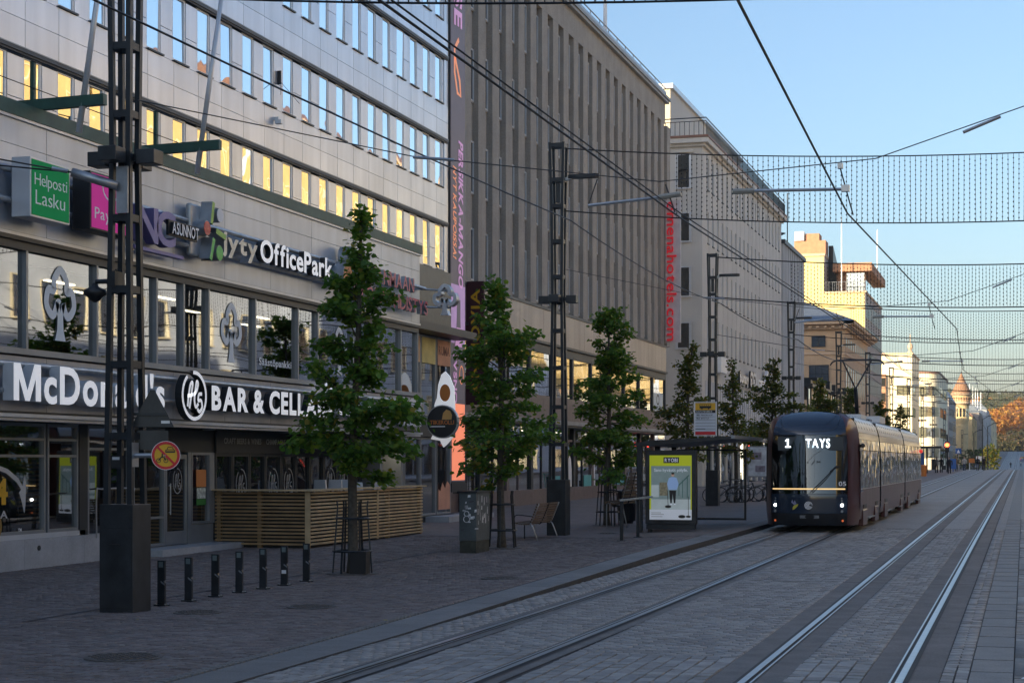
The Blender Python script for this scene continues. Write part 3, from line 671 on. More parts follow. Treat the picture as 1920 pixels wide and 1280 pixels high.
part('emblem', clover(frame((F+.2,0,0), **FX), 41.4, 3.72, .62, 0, .14), [white_s, white_s], t)
t = sign('box_sign', 'small white dental sign box at the end of the lower fascia', loc=(F+.2, 47.8, 3.2))
part('box', MB().box(F+.08,F+.26,47.05,48.55,3.22,4.02), white, t, bevel=.015)
part('lettering', flat_text('Tammer', frame((F+.262,47.55,3.66), **FX), .95, .2), M('print_white_grey', (.62,.66,.70), .4), t)
part('lettering', flat_text('Dent', frame((F+.262,47.55,3.36), **FX), .6, .2), bpy.data.materials['print_white_grey'], t)
def box_sign(label, y0, y1, z0, z1, face, rim, x0=F+.2, d=.38):
    t = sign('box_sign', label, loc=(x0, (y0+y1)/2, z0)); part('box', MB().box(x0, x0+d, y0, y1, z0, z1), rim, t, bevel=.012)
    part('face', MB().box(x0+d, x0+d+.012, y0+.04, y1-.04, z0+.04, z1-.04), face, t); return t, x0+d+.013
t, x = box_sign('green box sign with white lettering at the left end of the upper fascia', 26.93, 28.25, 6.52, 7.58, M('sign_green', (.015,.27,.08), .75, var=.05, spec=.15, emit=.10), alu)
part('lettering', flat_text('Helposti', frame((x,27.05,7.10), **FX), 1.08, .22, bold=-.005), white_l, t); part('lettering', flat_text('Lasku', frame((x,27.08,6.76), **FX), .98, .26, bold=-.005), white_l, t)
part('band', fpoly(frame((x-.008,0,0), **FX), [(26.98,6.57),(28.2,6.57),(28.2,6.66),(27.9,6.74),(27.5,6.76),(27.1,6.70),(26.98,6.64)], 0, .004), yel, t)
t, x = box_sign('pink box sign with smile line partly behind the nearest pylon', 28.98, 30.5, 6.56, 7.66, M('sign_pink', (.80,.06,.36), .75, var=.04, spec=.15, emit=.10), blackp)
part('lettering', flat_text('Paytrail', frame((x,29.12,6.78), **FX), 1.25, .22, bold=.005), white_l, t)
part('smile', stroke(frame((x,0,0), **FX), circ(29.72,7.42,.30,.24,14,math.pi,2*math.pi), .035, 0, .004, fpoly(frame((x,0,0), **FX), circ(29.42,7.44,.05), 0, .004, fpoly(frame((x,0,0), **FX), circ(30.02,7.44,.05), 0, .004))), white_l, t)
vio = M('sign_violet', (.20,.17,.42), .4, var=.05)
t = letter_sign('letter_sign', 'violet two letter sign right of the nearest pylon on the upper fascia', 'NC', 31.15, 32.75, 6.66, .68, F+.2, .2, vio, M('letter_side_violet', (.14,.12,.28), .5), bold=.03, gap=-.05)
part('bar', MB().box(F+.15,F+.3,31.2,33.3,6.47,6.54), vio, t)
t2 = letter_sign('letter_sign', 'small white capital lettering beside the violet letters', 'ASUNNOT', 32.45, 33.65, 6.92, .24, F+.42, .06, white_l, blackp, bold=.02)
part('backing', MB().box(F+.36,F+.415,32.4,33.7,6.88,7.2), blackp, t2)
t = sign('logo_sign', 'colourful logo of coloured discs and green rounded shapes on steel drums', loc=(F+.2, 34.3, 7))
part('backing', MB().box(F+.1,F+.24,33.75,34.5,6.62,7.75), steel_g, t, bevel=.05)
lf = frame((F+.24,0,0), **FX); lg = M('sign_lime', (.22,.50,.05), .35, var=.03); gg = M('sign_green_bright', (.03,.50,.06), .35, var=.03)
for cy_, cz_, r_, m_ in ((34.0,7.22,.16,red_l),(34.62,7.58,.16,white),(34.6,6.75,.17,gg)): part('drum', fpoly(lf, circ(cy_,cz_,r_), 0, .26), steel_g, t); part('disc', fpoly(lf, circ(cy_,cz_,r_-.008), .261, .268), m_, t)
for cx, cz, dx, dz, m in ((34.25,7.58,.05,.24,lg),(34.66,7.17,.24,-.05,lg),(34.24,6.80,.08,.24,gg)):
    part('pill', stroke(lf, [(cx-dx,cz-dz),(cx-dx*.5,cz-dz*.5),(cx+dx*.5,cz+dz*.5),(cx+dx,cz+dz)], .12, 0, .27), [m, steel_g], t)
letter_sign('letter_sign', 'bare metal lettering with round tubular strokes beside the coloured logo', 'jyty', 34.9, 36.75, 6.88, .42, F+.2, .22, steel_g, steel_g, bold=.03, gap=.03)
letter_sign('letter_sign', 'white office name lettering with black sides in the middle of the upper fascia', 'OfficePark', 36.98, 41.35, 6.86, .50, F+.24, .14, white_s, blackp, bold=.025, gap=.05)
t = sign('logo_sign', 'two short steel drums with orange and green faces behind the nearest tree', loc=(F+.2, 42, 7))
part('drum', fpoly(lf, circ(42.15,7.02,.34), -.1, .25), steel_g, t); part('disc', fpoly(lf, circ(42.15,7.02,.31), .251, .26), orange, t)
part('drum', fpoly(lf, circ(42.6,7.55,.30), -.1, .25), steel_g, t); part('disc', fpoly(lf, circ(42.6,7.55,.27), .251, .26), gg, t)
pk = M('sign_rose', (.55,.10,.14), .4, var=.05)
letter_sign('letter_sign', 'rose red capital lettering, upper line at the end of the upper fascia', 'PIRKANMAAN', 43.3, 47.75, 7.12, .40, F+.2, .12, pk, steel_g, bold=.015)
letter_sign('letter_sign', 'rose red capital lettering, lower line at the end of the upper fascia', 'SYÖPÄYHDISTYS', 43.0, 48.95, 6.55, .40, F+.2, .12, pk, steel_g, bold=.015)
t = sign('clover_sign', 'silver clover tree shaped sign projecting from the end of the upper fascia', loc=(-16.9, 49.4, 6.6))
part('emblem', clover(frame((-16.65,49.42,0), **FY), -.02, 7.02, .62, -.14, .14), [alu, steel_g], t)
part('bracket', MB().tube((F,49.2,7.37),(-16.5,49.42,7.30),.03).tube((F,49.2,6.83),(-16.5,49.42,6.80),.03), steel_g, t)
# two projecting signs by the entrance
t = sign('cutout_sign', 'tall white cut-out sign with orange blot behind the round sign', loc=(-17.0, 50, 3))
cf = frame((-17.22,49.9,2.72), **FY)
part('board', fpoly(cf, [(.0,.35),(-.1,.15),(.2,.1),(.3,-.1),(.42,.0),(.6,.2),(.68,.5),(.66,1.2),(.64,1.7),(.5,2.05),(.36,2.2),(.24,2.1),(.14,1.8),(.1,1.4),(.02,1.2)], -.08, 0), white_s, t)
part('print', fpoly(cf, circ(.36,1.55,.17,.26), .001, .006), orange, t); part('print', fpoly(cf, [(.25,.25),(.5,.25),(.52,.8),(.22,.8)], .001, .006), orange, t)
t = sign('round_sign', 'round black projecting sign with orange lettering in front of the cut-out sign', loc=(-16.7, 49, 3.3))
rf = frame((-16.72,49.2,3.38), **FY)
part('drum', fpoly(rf, circ(0,0,.50,.50,36), -.16, 0), steel_g, t); part('face', fpoly(rf, circ(0,0,.47,.47,36), .001, .006), blackp, t)
part('lettering', flat_text('TIIKEROLLI', frame((-17.1,49.193,3.30), **FY), .76, .12, bold=.02), orange, t)
part('underline', rect(rf, -.38, .1, -.16, -.13, .004, .007), white_l, t)
part('ornament', fpoly(rf, [(.0,.06),(.3,.06),(.32,.2),(.26,.32),(.14,.36),(.04,.26)], .007, .01), M('sign_tan', (.6,.34,.1), .5), t)
part('bracket', MB().tube((-18.4,49.28,3.5),(-17.2,49.28,3.5),.025), steel_g, t)
# ================================================================ finned concrete building
X2 = -20.5
b2 = thing('department_store', 'brown grey concrete building with deep vertical fins and a dark shop base', 'building', (X2, 80, .3))
Y0, Y1, TOP = 57.3, 101.6, 23.6
part('core', MB().box(-50, X2-.24, Y0, Y1-.02, 9.05, TOP-.1).box(-50, -26, Y0, Y1-.02, -.3, 9.0).box(-26, X2-.3, Y1-.3, Y1-.02, -.3, 9.0).box(-26, X2-.3, Y0, Y0+.3, -.3, 9.0), b2m, b2)
P2 = 1.872; fin = MB().box(-.26, 0, 0, .94, 9.06, 22.25).mesh('fin'); w2 = MB(); s2 = MB().box(-.22, .03, -.02, .95, -.06, 0).mesh('sill')
for a in ((0,.09,0,2.05),(.84,.93,0,2.05),(.09,.84,0,.07),(.09,.84,1.98,2.05)): w2.box(-.03, .03, *a)
w2_me = w2.mesh('window'); p2_me = MB().quad((0,.09,.07),(0,.84,.07),(0,.84,1.98),(0,.09,1.98)).mesh('pane')
for k in range(-7, 17):
    y = 71.31+P2*k; inst('fin', fin, b2, (X2, y+.932, 0), b2m)
    for z in (19.85, 16.25, 12.65, 9.25):
        if y+.9 > Y1: continue
        wo = inst('window', w2_me, b2, (X2-.21, y, z), alu); inst('pane', p2_me, wo, (X2-.21, y, z), shopg2); inst('sill', s2, wo, (X2-.21, y, z), b2m)
part('roof_shade_block', MB().box(-48, -27.5, Y0+4, Y1-.5, TOP, 30.4), b2m, b2)  # added block, out of sight; keeps the hotel side wall in shade
part('attic_wall', MB().box(X2-.3, X2+.003, Y0, Y1, 22.252, TOP), b2m, b2)
part('parapet_cap', MB().box(-50, X2+.30, Y0, Y1+.28, TOP+.002, TOP+.16).box(X2-.2, X2+.22, Y0, Y1+.2, TOP-.14, TOP), b2cap, b2)
rl = MB().tube((X2+.05,Y0,TOP+.75),(X2+.05,Y1,TOP+.75),.03)
for i in range(23): rl.tube((X2+.05,Y0+.2+1.95*i,TOP+.16),(X2+.05,Y0+.2+1.95*i,TOP+.75),.025,n=5)
part('roof_rail', rl, alu_d, b2)
part('rail_board', MB().box(X2+.03,X2+.07,Y0,Y1,TOP+.18,TOP+.55), M('roof_board_blue_grey', (.33,.40,.48), .4), b2)
solo('roof_mast', MB().path([(X2-1.5,92.5,TOP),(X2-1.5,92.5,TOP+6)],[.12,.09],8), white, 'white mast on the roof of the finned concrete building', 'mast')
part('base_ledge', MB().box(X2-.35, X2+.10, Y0, Y1+.02, 8.93, 9.05), lip_d, b2)
y = Y0; i = 0
while y < Y1-.1:
    l = min(1.87, Y1-y); part('base_panel', MB().box(X2-.2, X2+.06, y+.006, y+l-.006, 7.5, 8.92), b2panel, b2); part('lower_panel', MB().box(X2-.2, X2+.05, y+.006, y+l-.006, 4.05, 5.1), granite_r, b2); y += l
part('band_ledge', MB().box(X2-.3, X2+.16, Y0, Y1, 7.38, 7.49).box(X2-.3, X2+.04, Y0, Y1, 7.1, 7.37), frame_d, b2)
part('canopy_edge', MB().box(X2-.3, X2+.75, Y0, Y1, 3.82, 4.0), b2cap, b2)
part('canopy_lip', MB().box(X2-.3, X2+.70, Y0, Y1, 3.72, 3.815), frame_d, b2)
for j in range(12):
    a = Y0+.1+3.69*j; wo = part('upper_shop_window', MB().box(X2-.12,X2+.03,a,a+.1,5.1,7.1).box(X2-.12,X2+.03,a+3.55,a+3.65,5.1,7.1).box(X2-.12,X2+.03,a+.1,a+3.55,7.0,7.1), frame_d, b2)
    part('pane', MB().quad((X2-.05,a+.1,5.1),(X2-.05,a+3.55,5.1),(X2-.05,a+3.55,7.1),(X2-.05,a+.1,7.1)), shopg, wo)
    wo = part('shop_window', MB().box(X2-.12,X2+.05,a,a+.35,.25,3.72).box(X2-.1,X2+.0,a+.35,a+3.65,3.1,3.2).box(X2-.1,X2,a+1.9,a+1.97,.8,3.1), granite_r if j % 2 else frame_d, b2)
    part('pane', MB().quad((X2-.05,a+.35,.8),(X2-.05,a+3.69,.8),(X2-.05,a+3.69,3.72),(X2-.05,a+.35,3.72)), shopg, wo)
    for q in range(2): part('plinth_stone', MB().box(X2-.15, X2+.08, a+1.845*q+.004, a+1.845*(q+1)-.004, .1, .98), granite_r, b2)
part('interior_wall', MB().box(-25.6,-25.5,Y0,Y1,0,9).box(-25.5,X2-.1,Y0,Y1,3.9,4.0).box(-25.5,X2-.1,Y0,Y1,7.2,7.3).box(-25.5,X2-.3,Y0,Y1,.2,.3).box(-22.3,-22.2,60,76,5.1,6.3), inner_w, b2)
for yy in (78,84,90,97): part('ceiling_lamp', MB().box(-22.6,-22.5,yy,yy+1.2,3.6,3.65), lampm, b2)
teal = M('poster_teal', (.10,.42,.44), .5, var=.08)
for yy in (75.2, 81.7, 88.5): part('window_poster', MB().box(X2+.0,X2+.006,yy,yy+2.0,.98,1.52), teal, b2)
for yy in (78.6,83.2,86.6): part('window_sticker', fpoly(frame((X2+.0,0,0), **FX), [(yy,1.0),(yy+.75,1.0),(yy+.75,1.8),(yy+.6,2.3),(yy+.38,2.45),(yy+.15,2.3),(yy,1.8)], 0, .005), white_l, b2)
part('window_lettering', flat_text('IRIS', frame((X2-.04,80.8,3.28), **FX), 2.4, .32), white_l, b2)
part('window_sign', MB().box(X2-.04,X2-.03,98.2,101.0,5.12,6.15), M('sign_pale_blue', (.62,.70,.76), .5, var=.06), b2)
part('window_emblem', stroke(frame((X2-.028,0,0), **FX), circ(99.6,5.78,.36,.27), .09, 0, .004, closed=True), blackp, b2)
part('window_lettering', flat_text('Dinner Club', frame((X2-.028,98.5,5.3), **FX), 2.2, .14), blackp, b2)
part('door_light', MB().box(X2+.3,X2+.34,95.0,95.3,3.0,3.25), M('red_lamp_lit', (1,.05,.03), .5, var=0, emit=4), b2)
part('dark_entrance', MB().box(-25,X2+.02,57.4,62.0,.3,4.0).box(X2,X2+.3,62.0,62.4,.2,3.7), inner, b2)
t = thing('blade_sign', 'maroon vertical blade sign with yellow serif lettering behind the second tree', 'sign', (X2, 63, 4.6))
mar = M('sign_maroon', (.07,.02,.025), .5)
part('board', MB().box(-20.45,-19.72,63.0,63.18,4.35,9.05), mar, t, bevel=.01)
part('lettering', flat_text('ANGIOVIA', frame((-19.9,62.994,4.75), right=(0,0,1), up=(-1,0,0)), 4.0, .34, bold=.02), yel, t)
t = thing('blade_sign', 'tall red vertical hotel web address with white backing at the lane corner', 'sign', (-20.1, 101.2, 9.3))
part('backing', MB().box(-20.35,-19.45,101.0,101.12,9.2,17.6), M('sign_pale_red_white', (.62,.60,.62), .5), t)
for mb in letters('omenahotels.com', frame((-20.24,100.94,17.5), right=(0,0,-1), up=(1,0,0)), 8.2, .58, depth=.12, bold=.004, gap=.085, cap=.70): part('letter', mb, red_n, t)

# ================================================================ pale hotel block beyond the lane
b3 = thing('hotel_block', 'pale grey corner building with roof terrace railing and slim window slits', 'building', (X2, 114, .5))
part('wall', MB().box(-90, X2-.14, 114.01, 153.2, -.2, 23.3).box(-88, X2+.0, 114, 115.2, -.19, 23.29).box(X2-.14, X2, 115.2, 153.2, 22.8, 23.3).box(X2-.14, X2, 115.2, 153.2, 7.6, 9.6), b3m, b3)
part('cornice', MB().box(-90, X2+.45, 113.55, 153.5, 23.3, 23.62).box(-90, X2+.2, 113.8, 153.3, 23.1, 23.298), b3m, b3)
part('cornice_edge', MB().box(-90, X2+.5, 113.5, 153.6, 23.625, 23.78), tin_r, b3)
part('penthouse', MB().box(-90, -23.6, 118.9, 150, 23.6, 28.1), b3m, b3)
part('penthouse_coping', MB().box(-90, -23.4, 118.7, 150.2, 28.105, 28.45), alu, b3)
part('penthouse_sunlit_face', MB().box(-90, -23.62, 118.86, 118.89, 23.8, 28.1), b3lit, b3)  # thin sheet over the sunny side, sunlight put into its colour
rl = MB().tube((-40,113.75,24.95),(X2+.3,113.75,24.95),.035).tube((X2+.3,113.75,24.95),(X2+.3,153.4,24.95),.035).tube((-40,113.75,24.72),(X2+.3,113.75,24.72),.025,n=5).tube((X2+.3,113.75,24.72),(X2+.3,153.4,24.72),.025,n=5)
part('railing_rail', rl, pole_m, b3)
bal = MB().tube((0,0,23.78),(0,0,24.72),.022,n=5).mesh('baluster')
for i in range(30): inst('baluster', bal, b3, (X2+.3-.32*i-.16, 113.75, 0), pole_m)
for i in range(124): inst('baluster', bal, b3, (X2+.3, 114-.09+.32*i, 0), pole_m)
fin3 = MB().box(-.14, 0, 0, 1.28, 9.6, 22.8).mesh('wall_strip'); fin3b = MB().box(-.14, .03, 0, .5, 4.0, 7.6).mesh('wall_fin')
w3 = MB().box(-.03,.03,0,.06,0,2.1).box(-.03,.03,.62,.68,0,2.1).box(-.03,.03,.06,.62,2.04,2.1).mesh('window'); p3 = MB().quad((0,.06,0),(0,.62,0),(0,.62,2.04),(0,.06,2.04)).mesh('pane'); sl3 = MB().box(-.1,.16,0,.68,-.08,0).mesh('sill'); pn3 = MB().box(-.14,-.01,-.02,.70,0,1.5).mesh('apron_panel')
for i in range(19):
    y = 115.9+1.96*i; inst('wall_strip', fin3, b3, (X2, y+.68, 0), b3m)
    for z in (20.5, 16.9, 13.3, 9.75):
        wo = inst('window', w3, b3, (X2-.1, y, z), alu); inst('pane', p3, wo, (X2-.1, y, z), darkg); inst('sill', sl3, wo, (X2-.1, y, z), frame_d)
        inst('apron_panel', pn3, b3, (X2, y, z+2.12), b3m)
for i in range(38): inst('wall_fin', fin3b, b3, (X2, 115.3+1.0*i, 0), b4m)
part('corner_strip', MB().box(X2-.14, X2+.001, 115.2, 115.9, 9.6, 22.8), b3m, b3)
for z, h in ((20.4,2.25),(16.85,1.9),(13.2,1.95),(9.75,1.7)):
    wo = part('side_window', MB().box(-22.28,-22.13,113.90,113.995,z,z+h).box(-21.37,-21.22,113.90,113.995,z,z+h).box(-22.3,-21.2,113.88,114.0,z-.1,z).box(-22.15,-21.35,113.93,114.0,z+h-.08,z+h), alu, b3)
    part('pane', MB().quad((-22.15,113.97,z),(-21.35,113.97,z),(-21.35,113.97,z+h),(-22.15,113.97,z+h)), shopg2, wo)
part('window_hood', MB().box(-22.4,-21.1,113.8,114,22.72,22.86), b3m, b3)
part('canopy', MB().box(X2-.2, X2+.5, 114.5, 153, 3.7, 3.98), b2cap, b3)
for j in range(13):
    y = 114.6+2.95*j; wo = part('shop_window', MB().box(X2-.1,X2+.06,y,y+.5,.2,3.7), b3m, b3); part('pane', MB().quad((X2-.02,y+.5,.6),(X2-.02,y+2.95,.6),(X2-.02,y+2.95,3.7),(X2-.02,y+.5,3.7)), darkg, wo)
part('lit_strip', MB().box(X2+.0,X2+.04,121,121.15,.8,3.5).box(X2,X2+.04,130,130.15,.8,3.5).box(X2,X2+.04,131,131.12,.8,3.5), lampm, b3)
for (lab, tx, y, z, w, h, m) in (('small pale box sign on the pale hotel block, nearest of its row', None, 118.5, 8.3, 2.6, 1.1, white), ('white and gold lettering in the middle of the sign row on the pale hotel block', 'bunny', 127.5, 8.05, 4.2, .75, white_l), ('white capital lettering of four round letters on the pale hotel block', 'GOGO', 132.6, 7.9, 3.0, 1.15, white_l), ('pale box sign beyond the round white letters on the pale hotel block', None, 136.2, 7.8, 4.2, .8, white)):
    t = thing('shop_sign', lab, 'sign', (X2+.3, y, z), group='shop signs on the pale hotel block')
    if tx:
        for mb in letters(tx, frame((X2+.25,y,z), **FX), w, h, depth=.15, bold=.05): part('letter', mb, [m, blackp], t)
    else: part('box', MB().box(X2+.1,X2+.5,y,y+w,z,z+h), m, t, bevel=.02)
t = thing('shop_sign', 'round white disc sign at the far end of the hotel block sign row', 'sign', (X2+.3, 142, 8)); part('disc', fpoly(frame((X2+.25,0,0), **FX), circ(142,8.6,1.0), 0, .2), white, t); part('bracket', MB().box(X2,X2+.25,141.9,142.1,8.4,8.8), blackp, t)

# ================================================================ white finned building and glass arcade
b4 = thing('white_building', 'narrow white building with thin vertical fins beyond the pale hotel block', 'building', (X2, 160, .6))
part('wall', MB().box(-80, X2-.2, 153.6, 168.6, 0, 21.4), b4m, b4)
part('rear_shade_block', MB().box(-80, -36, 153.7, 168.5, 21.4, 33), b4m, b4)  # added unseen block that shades the side wall of the classical building
part('cornice', MB().box(-80, X2+.3, 153.4, 168.8, 21.4, 21.75), lip_d, b4)
f4 = MB().box(-.2, .15, 0, .4, 3.8, 21.4).mesh('fin'); w4 = MB().box(-.12,-.06,0,.9,0,2.2).mesh('window')
for i in range(12):
    inst('fin', f4, b4, (X2, 153.62+1.3*i, 0), b4m)
    if i < 11:
        for z in (4.6, 8.1, 11.6, 15.1, 18.6): inst('window', w4, b4, (X2-.12, 154.02+1.3*i, z), darkg)
ar = thing('glass_arcade', 'low glass arcade with dark framing lit warm above the tram roof', 'building', (X2, 170, .7))
part('roof', MB().box(-30, X2+.9, 168.9, 205, 9.4, 9.7), frame_d, ar)
af = MB()
for i in range(15): af.box(X2+.35,X2+.5,169+2.5*i,169.12+2.5*i,.7,9.4)
for z in (2.9,5.2,7.4): af.box(X2+.36,X2+.49,169,204,z,z+.12)
part('framing', af, frame_d, ar)
arl = M('arcade_warm_lit_glass', (.42,.30,.19), .35, var=.45, vs=.5)  # opaque pane, warm light in the glass put into its colour
for i in range(14): part('pane', MB().quad((X2+.42,169.1+2.5*i,.7),(X2+.42,171.5+2.5*i,.7),(X2+.42,171.5+2.5*i,9.4),(X2+.42,169.1+2.5*i,9.4)), arl if i % 3 else mirror, ar)
ra = MB()
for i in range(12): ra.box(X2-1.5+(i%2),X2+.6+(i%2)*.3,170+2.9*i,171.8+2.9*i,9.75,10.1+.25*(i%3))
part('roof_vents', ra, pole_m, ar, kind='stuff')
# classical apricot building
b5 = thing('classical_building', 'apricot classical building with deep eaves and a low hipped tin roof', 'building', (X2, 209, .9))
part('wall', MB().box(-46, X2, 209, 241, 0, 17.9), b5m, b5)
part('eaves', MB().prism([(X2,17.9),(X2+.35,17.9),(X2+.45,18.3),(X2+1.25,18.45),(X2+1.3,18.8),(X2,18.8)], 'Y', 207.8, 242.2).box(-46, X2+1.25, 207.8, 209, 18.46, 18.8).box(-46, X2+.4, 208.6, 209, 17.9, 18.45), b5t, b5)
dn = MB()
for i in range(40): dn.box(X2+.3,X2+1.0,209.2+.8*i,209.5+.8*i,18.05,18.3)
for i in range(28): dn.box(X2-.2-.9*i,X2-.55-.9*i,208.2,208.7,18.05,18.3)
part('dentils', dn, b5t, b5, kind='stuff')
part('roof', MB().add([(-47,207.6,18.81),(X2+1.4,207.6,18.81),(X2+1.4,242.4,18.81),(-47,242.4,18.81),(-40,215,22.0),(-26.5,215,22.0),(-26.5,235,22.0),(-40,235,22.0)],[(0,1,5,4),(1,2,6,5),(2,3,7,6),(3,0,4,7),(4,5,6,7)]), tin, b5)
part('string_course', MB().box(-46,X2+.12,208.88,241.1,14.9,15.15).box(-46,X2+.12,208.88,241.1,8.3,8.7), b5t, b5)
def fwin(par, x0, x1, y, z0, z1, face='Y', mat=darkg, nx=2, nz=3, fr=frame_d, d=None):
    d = d or (.15 if face == 'Y' else .05)
    m = MB(); tk = .07
    if face == 'Y':
        m.box(x0-tk,x0,y-d,y+.01,z0-tk,z1+tk).box(x1,x1+tk,y-d,y+.01,z0-tk,z1+tk).box(x0,x1,y-d,y+.01,z1,z1+tk).box(x0,x1,y-d,y+.01,z0-tk,z0)
        for i in range(1,nx): q = x0+(x1-x0)*i/nx; m.box(q-.03,q+.03,y-d*.6,y,z0,z1)
        for i in range(1,nz): q = z0+(z1-z0)*i/nz; m.box(x0,x1,y-d*.55,y,q-.03,q+.03)
        w = part('window', m, fr, par); part('pane', MB().quad((x0,y-d*.4,z0),(x1,y-d*.4,z0),(x1,y-d*.4,z1),(x0,y-d*.4,z1)), mat, w)
    else:                                         # on a wall x = y (name kept short), spanning x0..x1 along the street
        m.box(y-.01,y+d,x0-tk,x0,z0-tk,z1+tk).box(y-.01,y+d,x1,x1+tk,z0-tk,z1+tk).box(y-.01,y+d,x0,x1,z1,z1+tk).box(y-.01,y+d,x0,x1,z0-tk,z0)
        w = part('window', m, fr, par); part('pane', MB().quad((y+d*.4,x0,z0),(y+d*.4,x1,z0),(y+d*.4,x1,z1),(y+d*.4,x0,z1)), mat, w)
    return w
for x in (-24.3, -29.5, -34.7): fwin(b5, x, x+1.5, 209, 15.9, 17.1, nz=2); fwin(b5, x-.3, x+1.9, 209, 9.6, 13.6, nx=3, nz=4); part('window_pediment', MB().box(x-1.2,x+2.8,208.6,209,8.75,9.0), b5t, b5)
fwin(b5, -24.6, -22.4, 209, 3.5, 7.6, nx=3, nz=4)
for i in range(10):
    y = 210.8+3.0*i; fwin(b5, y, y+1.1, X2, 15.9, 17.0, 'X', fr=b5t); fwin(b5, y-.1, y+1.2, X2, 10.0, 13.7, 'X', fr=b5t); fwin(b5, y-.1, y+1.2, X2, 2.2, 6.5, 'X', fr=b5t)
    part('pilaster', MB().box(X2,X2+.3,y-1.2,y-.55,1,8.3), b5t, b5)
# yellow tall block with rooftop lounge
b6 = thing('yellow_block', 'tall yellow plastered block with orange rooftop lounge and two flagpoles', 'building', (-21.3, 246, 1))
part('wall', MB().box(-46, -27, 246, 275, 0, 31.0).box(-27, -21.35, 246, 275, 0, 25.7), b6m, b6)
part('shaded_street_wall', MB().box(-21.35, -21.25, 246.05, 275, 0, 25.7), b6s, b6)  # sheet on the side away from the sun, shade put into its colour
part('shaded_tower_side', MB().box(-27, -26.9, 246.05, 275, 25.7, 31.0), b6s, b6)  # same greyer tone, painted shade on the tower's street side
part('coping', MB().box(-46, -26.8, 245.8, 275, 31.0, 31.35).box(-26.9, -21.1, 245.8, 275, 25.7, 25.95), b5t, b6)
part('chimney_stack', MB().box(-31.3,-26.9,247.5,251,31.35,33.4).box(-29.8,-27.8,247.6,250.8,33.4,34.4).box(-31.0,-30.2,247.3,249,33.4,34.2), brickr, b6)
part('chimney_cap', MB().box(-31.2,-29.9,247.2,248.6,33.42,34.7), white, b6)
lo = part('lounge', MB().box(-25.6,-21.6,250,272,25.95,29.0), copper, b6); part('lounge_roof', MB().box(-26.0,-20.6,248.6,274,29.02,30.2), brickr, lo)
part('pane', MB().quad((-24.2,249.95,26.2),(-21.7,249.95,26.2),(-21.7,249.95,28.9),(-24.2,249.95,28.9)), mirror, lo); part('pane', MB().quad((-21.55,250.2,26.2),(-21.55,271.5,26.2),(-21.55,271.5,28.9),(-21.55,250.2,28.9)), mirror, lo)
part('roof_stair', MB().box(-26.85,-25.7,251,270,25.95,29.3).prism([(251,29.3),(262,29.3),(251,33)],'X',-26.85,-26.2), pole_m, b6)
rl = MB()
for i in range(22): rl.tube((-26.8+.26*i,246.2,25.9),(-26.8+.26*i,246.2,27.3),.03,n=4)
rl.tube((-26.9,246.2,27.3),(-21.2,246.2,27.3),.04,n=5)
part('railing', rl, alu_d, b6)
for i in range(12):
    y = 247.5+2.25*i
    for z in (22.3, 18.8, 15.3, 11.8, 8.3, 4.8): fwin(b6, y, y+1.1, -21.25, z, z+2.2, 'X', fr=b6s)
for i, (px_, yy, zt) in enumerate(((1578,246.8,36.5),(1645,262,36.5))):
    d = ray(px_, 500); x = d[0]*yy/d[1]; zb = 30.3 if i else 25.95
    solo('flagpole', MB().path([(x,yy,zb),(x,yy,zt-.4),(x,yy,zt)],[.09,.06,.03],7), white, ['slim white flagpole on the yellow block left of the rooftop lounge','slim white flagpole at the far edge of the rooftop lounge'][i], 'flagpole', 'flagpoles on the yellow block')
solo('satellite_dish', MB().lathe_at([(.02,0),(.4,.06),(.7,.2),(.72,.22)], (-21.2,156,22.4), 14).tube((-21.2,156,21.7),(-21.2,156,22.4),.06).tube((-20.6,158,21.7),(-20.6,158,26.5),.05), pole_m, 'satellite dish with thin antenna on the white finned building', 'satellite dish')
# modern off-white buildings
b7 = thing('modern_block', 'off-white modern block with three wide windows facing the street end', 'building', (X2, 339, 0))
part('wall', MB().box(-60, X2, 339, 362, -4, 22.6), b7m, b7); part('coping', MB().box(-60, X2+.2, 338.8, 362, 22.6, 22.9), b5t, b7)
part('stair_bay', MB().box(-26.8,-25.4,338.3,339,-4,18.8), brickr, b7)
for i in range(6): part('bay_window', MB().box(-26.7,-25.5,338.2,338.28,2+2.9*i,3.6+2.9*i), darkg, b7)
for z in (14.9, 10.7, 6.6, 2.5): fwin(b7, -23.3, -21.0, 339, z, z+1.7, nx=2, nz=1, mat=shopg); fwin(b7, 341, 349, X2, z, z+1.7, 'X', mat=shopg)
part('roof_ornament', MB().lathe_at([(.5,0),(.5,.2),(.25,.5),(.5,1.0),(.4,1.6),(.1,2.0),(.05,3.6)], (-20.9,340,22.9), 8), b5t, b7)
b8 = thing('rounded_block', 'off-white modern block with a rounded street corner beyond the first modern block', 'building', (X2, 447, -2))
pts = [(-60,447)]+[(X2-3+3*math.cos(t), 450+3*math.sin(t)) for t in [-math.pi/2+math.pi/2*i/10 for i in range(11)]]+[(X2,500),(-60,500)]
part('wall', MB().prism(pts, 'Z', -6, 24.2), b7m, b8); part('coping', MB().prism([(x+(.2 if x > -50 else 0), y-.2 if y < 460 else y) for x, y in pts], 'Z', 24.2, 24.7), tin_r, b8)
for z in (18.6, 13.4, 8.2, 3.0):
    fwin(b8, -26.0, -23.6, 447, z, z+2.4, nx=2, nz=1, mat=shopg)
    cw = MB()
    for i in range(10):
        a, b = [-math.pi/2+math.pi/2*q/10 for q in (i, i+1)]
        cw.quad(*[(X2-3+3.06*math.cos(t), 450+3.06*math.sin(t), zz) for t, zz in ((a,z),(b,z),(b,z+2.4),(a,z+2.4))])
    part('corner_window', cw, shopg, b8)
    fwin(b8, 455, 470, X2, z, z+2.4, 'X', mat=shopg); fwin(b8, 475, 490, X2, z, z+2.4, 'X', mat=shopg)
